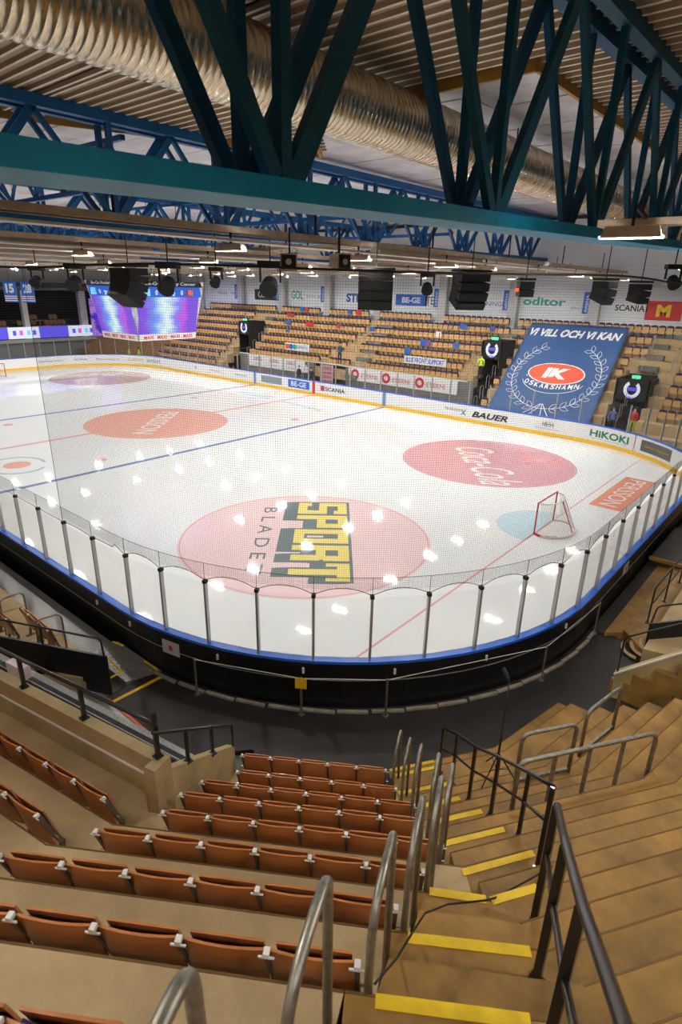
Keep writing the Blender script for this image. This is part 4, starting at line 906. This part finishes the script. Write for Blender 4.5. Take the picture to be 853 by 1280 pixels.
for i, (n_, y, z, dd) in enumerate((('15', -5.5, 7.2, 'leftmost blue hanging banner, white number fifteen'), ('28', -4.72, 7.2, 'blue hanging banner with number twenty-eight, second from the left'))):
    o = thing('retired_jersey_banner', dd, 'banner', (-5.7+.56*i, y+.0*i, z))
    mx = Matrix.Rotation(rad(35), 4, 'Z'); MB().box((0, 0, .6), (.78, .03, 1.2), rz=rad(38)).build('cloth', T_BLUE, o)
    R_ = Vector((cos(rad(38)), sin(rad(38)), 0)); Nn = Vector((R_.y, -R_.x, 0)); text(n_, .5, .52, Vector((0, 0, .78))+Nn*.02, R_, (0, 0, 1), T_WHITE, o, bold=.05)
    for zz, m in ((.34, T_WHITE), (.22, T_WHITE), (.26, T_RED), (.10, T_WHITE)): MB().box(Vector((0, 0, zz))+Nn*.02, (.76, .008, .05), rz=rad(38)).build('stripe', m, o)
    MB().tube([(0, 0, 1.2), (0, 0, 6.25)], .01, 4).build('cord', BLACKM, o)

# ---------------------------------------------------------------- scoreboard
JB = thing('scoreboard_cube', 'four sided video scoreboard glowing violet and pale blue above centre ice', 'scoreboard', (0, 0, 0))
def sq(t): return 1.98+.56*t   # t 0 bottom..1 top
ZB, ZT = 5.30, 8.55
def jz(z): return (z-ZB)/(ZT-ZB)
def jface(k, z0, z1, m, nm, inset=.04, off=0.0):
    R_ = Matrix.Rotation(k*pi/2, 3, 'Z'); h0, h1 = sq(jz(z0))+off, sq(jz(z1))+off; w0, w1 = sq(jz(z0))-.0-inset*1.5-.1*jz(z0), sq(jz(z1))-inset*1.5-.34*jz(z1)
    vs = [R_ @ Vector(p) for p in ((-w0, -h0, z0), (w0, -h0, z0), (w1, -h1, z1), (-w1, -h1, z1))]; vs += [v+(R_ @ Vector((0, .05, 0))) for v in vs]
    me = MB().add(vs, [(0, 1, 2, 3), (7, 6, 5, 4), (1, 0, 4, 5), (2, 1, 5, 6), (3, 2, 6, 7), (0, 3, 7, 4)]).mesh(nm, m)
    uv = me.uv_layers.new(name='UVMap'); c4 = [(0, 0), (1, 0), (1, 1), (0, 1)]
    for li in range(4): uv.data[li].uv = c4[li]
    return link(nm, me, JB)
core = MB().add([(x*(sq(t)-.06), y*(sq(t)-.06), ZB+(ZT-ZB)*t) for t in (0, 1) for x, y in ((-1, -1), (1, -1), (1, 1), (-1, 1))], [(3, 2, 1, 0), (4, 5, 6, 7), (0, 1, 5, 4), (1, 2, 6, 5), (2, 3, 7, 6), (3, 0, 4, 7)]); core.build('corner_frame', mat('pale_frame', (.62, .60, .56), .6), JB)
for k in range(4):
    R_ = Matrix.Rotation(k*pi/2, 3, 'Z'); r = R_ @ Vector((1, 0, 0)); n = R_ @ Vector((0, -1, 0))
    jface(k, 5.68, 7.70, SCR, 'video_screen'); jface(k, 7.70, 8.25, E_BLUE, 'score_strip'); jface(k, 8.25, 8.55, BLACKM, 'name_board'); jface(k, ZB, 5.66, WHITE, 'advert_strip', off=.02)
    def jt(s, x, z, w, h, m, bold=.02): q = n*(sq(jz(z))+.03)+r*x; q.z = z; up = Vector((0, 0, 1))+n*.17; text(s, w, h, q, r, up, m, JB, 'lettering', .002, 0, bold)
    jt('Be-Ge Hockey Center', .1, 8.40, 3.4, .22, T_WHITE, .01); jt('20:00', 0, 7.88, .75, .24, E_WHITE); jt('0', .85, 7.95, .16, .26, E_WHITE); jt('0', -.85, 7.95, .16, .26, E_WHITE)
    for x in (-1.35, -.45, .45, 1.35): jt('MAXI', x, 5.48, .62, .2, T_RED)
    q = n*(sq(jz(7.95))+.02)+r*1.35; q.z = 7.95; MB().box(q, (.35, .35, .3)).build('team_badge', T_ORR, JB); q = n*(sq(jz(7.95))+.02)-r*1.5; q.z = 7.95; MB().box(q, (.3, .3, .38)).build('team_badge', E_CYAN, JB)
for x in (-1.5, 1.5):
    for y in (-1.5, 1.5): MB().tube([(x, y, 8.5), (x, y, 13)], .02, 5).build('hanging_cable', BLACKM, JB)

# ---------------------------------------------------------------- trusses, deck, duct
def truss(x, w, zl, zu, slope, ys, m1, m2, cz, label, yn0, pitch, y0=-30, y1=27, dm=.24, dv=.13):
    t = thing('roof_truss', label, 'truss', (x, 0, 0)); t['kind'] = 'structure'
    L = lambda y: zl+slope*(y+19.2); Uz = lambda y: zu+slope*.35*(y+19.2)
    def seg(xa, a, b, ww, hh, nm, m): MB().bar((xa, a, 0), (xa, b, 0), ww, hh).build(nm, m, t)
    for xa, ww, hh, F, nm, m in ((-w/2, w, cz, L, 'lower_chord', m1), (-.13, .26, .3, Uz, 'upper_chord', WEB if m1 is TEAL else m1), (-w+.13, .26, .3, Uz, 'upper_chord', m2)):
        MB().bar((xa, y0, F(y0)+hh/2), (xa, y1, F(y1)+hh/2), ww, hh).build(nm, m, t)
    y = yn0
    while y > y0+pitch: y -= pitch
    while y < y1:
        for xa, m in ((-.12, WEB if m1 is TEAL else m1), (-w+.12, m2)):
            for dy, s in ((-pitch/2, -1), (pitch/2, 1)):
                if y0 < y+dy < y1: MB().bar((xa, y+s*.12, L(y)+cz), (xa, y+dy, Uz(y+dy)), dm if s > 0 else dm*.7, .12, up=(1, 0, 0)).build('diagonal', m, t)
            MB().bar((xa, y, L(y)+cz), (xa, y, Uz(y)), dv, dv).build('vertical', m, t)
        y += pitch
    return t
truss(28.8, .85, 9.17, 13.0, .030, None, TEAL, TDARK, .20, 'near teal steel roof truss crossing the whole top of the picture', -16.4, 4.5)
truss(14.1, .85, 10.0, 13.05, .012, None, NAVY, NAVY, .28, 'second blue roof truss, behind the ventilation duct', -14.2, 4.6, dm=.22, dv=.16)
for i, x in enumerate((-.8, -15.6, -30.2)): truss(x, .85, 10.2, 13.0, .0, None, NAVY, NAVY, .28, f'blue roof truss far away, {ordinal(i+3)} from the camera', -14.2+.0*i, 4.6, dm=.22, dv=.16)
for i, (y, z) in enumerate(((-8.5, 12.6), (3, 12.6), (13, 12.6))):
    t = thing('bracing_girder', f'blue lattice girder along the roof between the trusses, {ordinal(i+1)} from the near side', 'girder', (0, y, z)); t['kind'] = 'structure'
    MB().bar((-30, 0, .4), (13, 0, .4), .16, .16).build('top_bar', NAVY, t); MB().bar((-30, 0, -1.0), (13, 0, -1.0), .16, .16).build('bottom_bar', NAVY, t)
    for k in range(18): xx = -30+k*2.4; MB().bar((xx, 0, -1.0), (xx+1.2, 0, .4), .11).build('web', NAVY, t); MB().bar((xx+1.2, 0, .4), (xx+2.4, 0, -1.0), .11).build('web', NAVY, t)
# roof deck: corrugated, ribs along x
CE = thing('ceiling', 'ribbed brown metal roof deck with pale central panels', None, kind='structure')
ZC = 13.38
OPEN = [(26.3, 30), (26.3, -5.9), (19, -5.9), (15.6, -1.5), (11.3, -11.7), (9, -17.5), (-60, -17.5), (-60, 30)]
MB().prism([(-60, -45), (60, -45), (60, 45), (-60, 45)], ZC+.5, ZC+.6).build('roof_sheet', BLACKM, CE)
def ribs(x0f, x1f, ya, yb):
    mb = MB(); ml = MB(); y = ya; p = .40; h = .09
    while y < yb:
        x0, x1 = x0f(y), x1f(y)
        prof = [(y, ZC+h), (y+.26, ZC+h), (y+.29, ZC), (y+.37, ZC), (y+.40, ZC+h)]
        for i in range(4):
            (ya_, za), (yb_, zb) = prof[i], prof[i+1]; (ml if i == 2 else mb).add([(x0, ya_, za), (x1, ya_, za), (x1, yb_, zb), (x0, yb_, zb)], [(0, 1, 2, 3)])
        y += p
    return mb, ml
def dk(a, b, ya, yb):
    mb, ml = ribs(a, b, ya, yb); o = mb.build('deck_sheet', DECK, CE); o['kind'] = 'stuff'; o = ml.build('deck_ribs', DECK_LIT, CE); o['kind'] = 'stuff'
dk(lambda y: -60, lambda y: 60, -40, -17.5)
dk(lambda y: 9+(y+17.5)*(2.3/5.8), lambda y: 60, -17.5, -11.7)
dk(lambda y: 11.3+(y+11.7)*.42, lambda y: 60, -11.7, -5.9)
dk(lambda y: 26.3, lambda y: 60, -5.9, 30)
dk(lambda y: 11.3+(y+11.7)*.42, lambda y: 15.6+(-1.5-y)*.77, -5.9, -1.5)
for a, b in zip(OPEN[:-2], OPEN[1:-1]): MB().bar((*a, ZC-.08), (*b, ZC-.08), .1, .26).build('ochre_beam', OCHRE, CE)
cnt = 0; rest = MB()
for i in range(24):
    for j in range(34):
        x = 26.1-3.0*i-1.5; y = -17.3+1.4*j+.7; lim = 26.3 if y > -5.9 else (9+(y+17.5)*.4 if y < -11.7 else 11.3+(y+11.7)*.42)
        if x+1.5 > lim+1.6: continue
        dz = random.uniform(-.015, .02)
        if x > 0 and cnt < 280: cnt += 1; MB().box((x, y, ZC+.35+dz), (2.97, 1.37, .06)).build('ceiling_panel', PALE, CE)
        else: rest.box((x, y, ZC+.35+dz), (2.97, 1.37, .06))
rest.build('distant_panels', PALE, CE)['kind'] = 'stuff'
# duct
DU = thing('ventilation_duct', 'large spiral seamed metal ventilation duct under the roof deck', 'duct', (23.1, 0, 12.42))
prof = []; y = -34.0
while y < 27:
    prof += [(y, .72), (y+.115, .72), (y+.125, .728), (y+.145, .728)]; y += .155
dm_ = MB(); n = 40; vs = []; fs = []
for (y, r) in prof:
    for k in range(n): a = 2*pi*k/n; vs.append((cos(a)*r, y, sin(a)*r))
for i in range(len(prof)-1):
    for k in range(n): fs.append((i*n+k, i*n+(k+1) % n, (i+1)*n+(k+1) % n, (i+1)*n+k))
dm_.add(vs, fs); o = dm_.build('duct_shell', DUCT, DU, True)
for y in range(-30, 26, 5): MB().bar((0, y, .7), (0, y, 1.1), .03).build('hanger', BLACKM, DU)
tag(MB().tube([(20.9, -30, 12.95), (20.9, 10, 12.95)], .06, 8).build('pipe', TRAYL, None, True), 'thin pale pipe under the deck beside the duct', 'pipe')

# lamp lines -----------------------------------------------------------------------------------
LX = [28.8, 21.35, 14.1, 6.55, -.95, -8.45, -15.9, -23.1]; LY = [-11.0, -6.1, -1.0, 2.05, 7.2, 11.95, 15.75, 19.9]
hb = MB(); hb.add([(-.42, -.12, 0), (.42, -.12, 0), (.42, .12, 0), (-.42, .12, 0), (-.36, -.08, .16), (.36, -.08, .16), (.36, .08, .16), (-.36, .08, .16)], [(4, 5, 6, 7), (0, 1, 5, 4), (1, 2, 6, 5), (2, 3, 7, 6), (3, 0, 4, 7)]); HOU = hb.mesh('housing', TRAY)
LEN = MB().box((0, 0, .02), (.86, .10, .02)).mesh('lamp_glass', LIT); ARM = MB().bar((0, 0, .15), (0, 0, .45), .04).mesh('bracket', BLACKM)
for i, x in enumerate(LX):
    t = thing('lighting_gantry', f'beige cable tray and lamp gantry across the rink, {ordinal(i+1)} from the camera', 'gantry', (x, 0, 9.68 if i else 9.5)); sl = .02 if i == 0 else 0
    ya = -24 if i else -13.6
    if i == 0: MB().bar((1.0, -10.35, 0), (8, -10.1, 0), .35, .1).build('tray', TRAY, t); MB().bar((0, 1, .1), (0, 22, .1), .3, .1).build('tray', TRAY, t)
    else:
        MB().bar((-.25, ya, 0), (-.25, 20, 0), .08, .14).build('side_rail', TRAY, t); MB().bar((.25, ya, 0), (.25, 20, 0), .08, .14).build('side_rail', TRAY, t); MB().bar((0, ya, -.22), (0, 20, -.22), .45, .05).build('tray', TRAYL, t)
        for k in range(22): MB().bar((-.25, ya+2*k, 0), (.25, ya+2*k, 0), .06, .05).build('rung', TRAY, t)
        for y in range(-20, 20, 6): MB().bar((0, y, .05), (0, y, .9), .04).build('hanger', BLACKM, t)
    for j, y in enumerate(LY):
        if i == 0 and j in (0, 1, 2):
            if j: continue
        l = thing('flood_lamp', f'rectangular flood lamp with pale housing, {ordinal(j+1)} from the near side on the {ordinal(i+1)} gantry', 'lamp', (x if i or j else 30.53, y if i or j else -11.15, 9.22), f'flood lamps on gantry {i+1}')
        l.rotation_euler.z = rad(8)
        link('housing', HOU, l); link('lamp_glass', LEN, l); link('bracket', ARM, l)
        if i == 0 and j == 0: MB().bar((0, 0, .42), (.1, .95, .30), .05).build('side_arm', BLACKM, l)
# extra lamps over the near stand, out of frame above and behind
for i, (x, y) in enumerate(((36.5, -16), (36.5, -24), (28.8, -22), (36.5, -6), (39, -20), (34, -28), (29, -27), (40, -13), (23, -24))):
    l = thing('flood_lamp', f'extra unseen flood lamp over the near stand, {ordinal(i+1)}', 'lamp', (x, y, 10.2), 'extra unseen lamps over the near stand'); link('housing', HOU, l); link('lamp_glass', LEN, l); link('bracket', ARM, l)
# extra gantry clutter over the far part: beams along x
for i, (y, z, m) in enumerate(((-3.2, 9.85, TRAY), (9.5, 9.7, TRAYL), (18.5, 9.6, TRAY), (21.5, 9.9, TRAYL), (24, 9.6, TRAY))):
    t = thing('cable_tray', f'beige cable tray along the rink, {ordinal(i+1)} from the near side', 'cable tray', (0, y, z)); MB().bar((-34, 0, 0), (20, 0, 0), .35, .12).build('tray', m, t); MB().bar((-34, .3, -.1), (20, .3, -.1), .05).build('pipe', CAPM, t)
    for k in range(12): MB().bar((-33+k*4.5, 0, 0), (-33+k*4.5, 0, .8), .04).build('hanger', BLACKM, t)
for i, (x, y0, y1, z) in enumerate(((14.1, -13.5, -8.2, 9.35), (14.1, -7.6, -2.6, 9.35), (6.55, -12, -4, 9.3), (21.35, -4.5, 2.5, 9.35), (14.1, 2.9, 9.5, 9.3))):
    t = thing('reflector_trough', f'long beige reflector trough under the gantries, {ordinal(i+1)} of five', 'trough', (x-.6, (y0+y1)/2, z)); L_ = (y1-y0)/2
    MB().add([(-.3, -L_, 0), (.3, -L_, 0), (.3, L_, 0), (-.3, L_, 0), (-.16, -L_, .34), (.16, -L_, .34), (.16, L_, .34), (-.16, L_, .34)], [(3, 2, 1, 0), (4, 5, 6, 7), (0, 1, 5, 4), (1, 2, 6, 5), (2, 3, 7, 6), (3, 0, 4, 7)]).build('trough', TRAYL, t)
# line array speakers
def speaker(label, px, n, w, h, d, rz_, tilt=.09, shape=0):
    s = thing('line_array_speaker', label, 'speaker', px); s.rotation_euler.z = rz_; z = 0; y = 0; a = 0
    for i in range(n):
        mx = Matrix.Rotation(a, 3, 'X'); MB().box(Vector((0, y, z-h/2)), (w, d, h*.96), mx=mx).build('cabinet', BLACKM, s)
        MB().box(Vector((0, y, z-h/2))+mx @ Vector((0, -d/2-.004, 0)), (w*.94, .01, h*.85), mx=mx).build('grille', mat('grille', (.02, .02, .02), .6), s)
        z -= h*cos(a); y += h*sin(a); a += tilt
    MB().box((0, 0, .06), (w*1.1, d, .06)).build('bumper', BLACKM, s); MB().tube([(0, 0, .06), (0, 0, 1.0)], .015, 5).build('chain', BLACKM, s)
speaker('square black speaker stack hanging in front of the middle of the far stand', (21.73, -5.67, 8.95), 4, 1.05, .28, .5, rad(35), .02)
speaker('black speaker stack hanging in front of the scoreboard', (16.9, -11.13, 8.85), 5, 1.05, .19, .6, rad(0), -.16)
speaker('black speaker stack tapering downwards, right of the square one', (23.96, -3.8, 8.95), 4, .98, .24, .6, rad(60), .17)
speaker('small black speaker with red light left of the green advert', (25.2, -2.6, 8.75), 2, .45, .22, .4, rad(40), .1)
speaker('black speaker cluster hanging above the big blue banner', (27.1, -1.1, 8.8), 3, .62, .2, .5, rad(80), .2)
speaker('black speaker hanging right of the one above the blue banner', (27.95, -.45, 8.75), 3, .5, .18, .45, rad(70), .12)
tag(MB().box((25.05, -2.85, 8.5), (.09, .09, .09)).build('signal_lamp', E_RED), 'small glowing red lamp on the hanging speaker', 'lamp')
def horn(label, loc, rz_):
    s = thing('horn_speaker', label, 'speaker', loc); s.rotation_euler.z = rz_
    MB().add([(-.2, -.22, -.2), (.2, -.22, -.2), (.2, -.22, .18), (-.2, -.22, .18), (-.13, .2, -.1), (.13, .2, -.1), (.13, .2, .16), (-.13, .2, .16)], [(0, 1, 5, 4), (1, 2, 6, 5), (2, 3, 7, 6), (3, 0, 4, 7), (4, 5, 6, 7), (0, 3, 2, 1)]).build('cabinet', TRAY, s)
    MB().box((0, -.225, 0), (.34, .01, .3)).build('mouth', BLACKM, s); MB().tube([(0, -.23, 0), (0, -.26, 0)], .07, 12).build('cone', TRAYL, s); MB().bar((0, 0, .15), (0, 0, .75), .04).build('bracket', BLACKM, s)
horn('beige horn speaker hanging left of the square speaker stack', (22.6, -10.26, 9.0), rad(40)); horn('beige horn speaker turned sideways, right of the other horn', (23.5, -9.5, 9.03), rad(80))
def spot(label, loc, s_=1, a=0):
    s = thing('stage_spotlight', label, 'spotlight', loc); s.rotation_euler.z = a
    MB().tube([(0, 0, 0), (0, -.25*s_, -.15*s_)], [.16*s_, .2*s_], 12).build('head', BLACKM, s); MB().bar((-.22*s_, 0, .0), (-.22*s_, 0, .3*s_), .05).build('yoke', BLACKM, s); MB().bar((.22*s_, 0, 0), (.22*s_, 0, .3*s_), .05).build('yoke', BLACKM, s); MB().box((0, 0, .36*s_), (.5*s_, .3*s_, .14*s_)).build('base', BLACKM, s)
    MB().tube([(0, 0, .4*s_), (0, 0, 1.3)], .02, 5).build('clamp', BLACKM, s)
for lab, l, s_ in (('black stage spotlight just right of the speaker stack before the scoreboard', (17.2, -10.0, 8.5), 1.3), ('black stage spotlight over the Colorama advert', (19.4, -7.9, 8.55), 1.4), ('black stage spotlight left of that over the pale advert', (18.2, -9.0, 8.6), .8), ('small spotlight over the TEQ advert', (22.9, -4.6, 8.55), .9), ('large spotlight at the left under the gantry', (9.5, -9.0, 8.5), 1.4), ('small spotlight at the far left under the gantry', (8.4, -10.0, 8.5), 1.1), ('black spotlight at the right edge under the cable', (28.6, .4, 8.9), 1.0)): spot(lab, l, s_, rad(35))
bl = bpy.data.lights.new('blue_wash', 'SPOT'); bl.energy = 2600; bl.color = (.12, .2, 1); bl.spot_size = rad(50); bl.spot_blend = .6; bl.shadow_soft_size = .2
bo = bpy.data.objects.new('blue_wash_light', bl); COL.objects.link(bo); bo.location = (-16, 8, 9); bo.rotation_euler = (Vector((-22, 21, 3))-Vector(bo.location)).to_track_quat('-Z', 'Y').to_euler()

# ---------------------------------------------------------------- people (tiny, far away)
def person(label, loc, a, top, legs, hair=(.03, .02, .015), pose=0):
    t = thing('person', label, 'person', loc); t.rotation_euler.z = a
    J = [(0, 0, .92), (0, 0, 1.2), (0, 0, 1.42), (0, 0, 1.54), (0, -.01, 1.68), (.12, 0, .88), (.13, -.03, .48), (.13, 0, .06), (.14, -.16, .04), (-.12, 0, .88), (-.13, -.03+.06*pose, .48), (-.13, 0+.2*pose, .06), (-.14, -.16+.2*pose, .04), (.2, 0, 1.4), (.26, -.02, 1.12), (.24, -.16, .9), (-.2, 0, 1.4), (-.26, -.02, 1.12), (-.24, -.16*(1+pose), .9)]
    Ed = [(0, 1), (1, 2), (2, 3), (3, 4), (0, 5), (5, 6), (6, 7), (7, 8), (0, 9), (9, 10), (10, 11), (11, 12), (2, 13), (13, 14), (14, 15), (2, 16), (16, 17), (17, 18)]
    rad_ = [.15, .14, .13, .06, .105, .09, .065, .05, .045, .09, .065, .05, .045, .065, .05, .035, .065, .05, .035]
    me = bpy.data.meshes.new('body'); me.from_pydata(J, Ed, []); o = bpy.data.objects.new('body', me); COL.objects.link(o)
    sk = o.modifiers.new('skin', 'SKIN'); sb = o.modifiers.new('sub', 'SUBSURF'); sb.levels = 1; sb.render_levels = 1
    for i, r in enumerate(rad_): me.skin_vertices[0].data[i].radius = (r, r*.8)
    me.skin_vertices[0].data[0].use_root = True
    dg = bpy.context.evaluated_depsgraph_get(); nm = bpy.data.meshes.new_from_object(o.evaluated_get(dg)); bpy.data.objects.remove(o)
    ms_ = [mat('skin', (.55, .33, .24), .6), top, legs, mat('shoe', (.02, .02, .02), .6)]
    nm.materials.clear()
    for m in ms_: nm.materials.append(m)
    for p in nm.polygons: z = p.center.z; p.material_index = 0 if z > 1.5 or (abs(p.center.x) > .2 and z < .98 and z > .8) else (1 if z > .95 else (2 if z > .1 else 3)); p.use_smooth = True
    b = link('body', nm, t); hb_ = MB(); vs = []
    for j in range(6):
        for k in range(10): ph = pi/2*j/5; a_ = 2*pi*k/10; vs.append((.108*cos(ph)*cos(a_), .02+.115*cos(ph)*sin(a_), 1.71+.1*sin(ph)))
    hb_.add(vs, [(j*10+k, j*10+(k+1) % 10, (j+1)*10+(k+1) % 10, (j+1)*10+k) for j in range(5) for k in range(10)]); hb_.build('hair', mat('hair', hair, .7), t)
    return t
DK = mat('dark_clothes', (.02, .02, .03), .8)
person('person in a lime yellow vest standing in the exit left of the big blue banner', (12.75, 19.3, 2.3), 0, T_LIME, DK)
person('person in blue shirt walking on the red floor right of the big blue banner', (23.0, 17.6, .12), .3, mat('shirt_blue', (.08, .13, .32), .8), DK, pose=1)
person('person in red and lime clothes in the tunnel at the right', (24.0, 18.4, .12), -.3, T_RED, T_LIME)
person('person in dark blue jersey standing above the bench door', (-.9, 19.25, 2.15), 0, mat('jersey_navy', (.02, .10, .18), .8), DK)
person('person in black standing at the player bench', (-4.3, 17.6, 0), 0, DK, DK); person('person in black beside the bench door', (-2.6, 17.4, 0), .4, DK, DK); person('person in a white jersey at the bench', (-3.9, 18.1, .2), 0, mat('jersey_white', (.7, .7, .72), .7), DK)
person('steward in yellow vest behind the far left corner boards', (-28.6, 15.2, -.12), 0, T_LIME, DK); person('second steward in yellow vest, right of the first at the corner', (-27.6, 15.8, -.12), 0, T_LIME, DK)
# bench items
for i, x in enumerate((-6.6, -6.1, -5.6, -5.1, -11.0, -10.3)):
    tag(MB().tube([(x, HW+.06, 1.18), (x, HW+.06, 1.36), (x, HW+.06, 1.42)], [.04, .04, .02], 8).build('water_bottle', T_ORR), f'red drinking bottle on the far boards, {ordinal(i+1)} of the row', 'bottle', 'red bottles on the far boards')
bn = thing('team_bench', 'long grey bench behind the far boards', 'bench', (-7, 17.2, 0)); MB().box((0, 0, .45), (8, .35, .06)).build('seat_board', T_BLUE, bn)
for x in (-3.8, 0, 3.8): MB().box((x, 0, .21), (.08, .3, .42)).build('leg', BLACKM, bn)
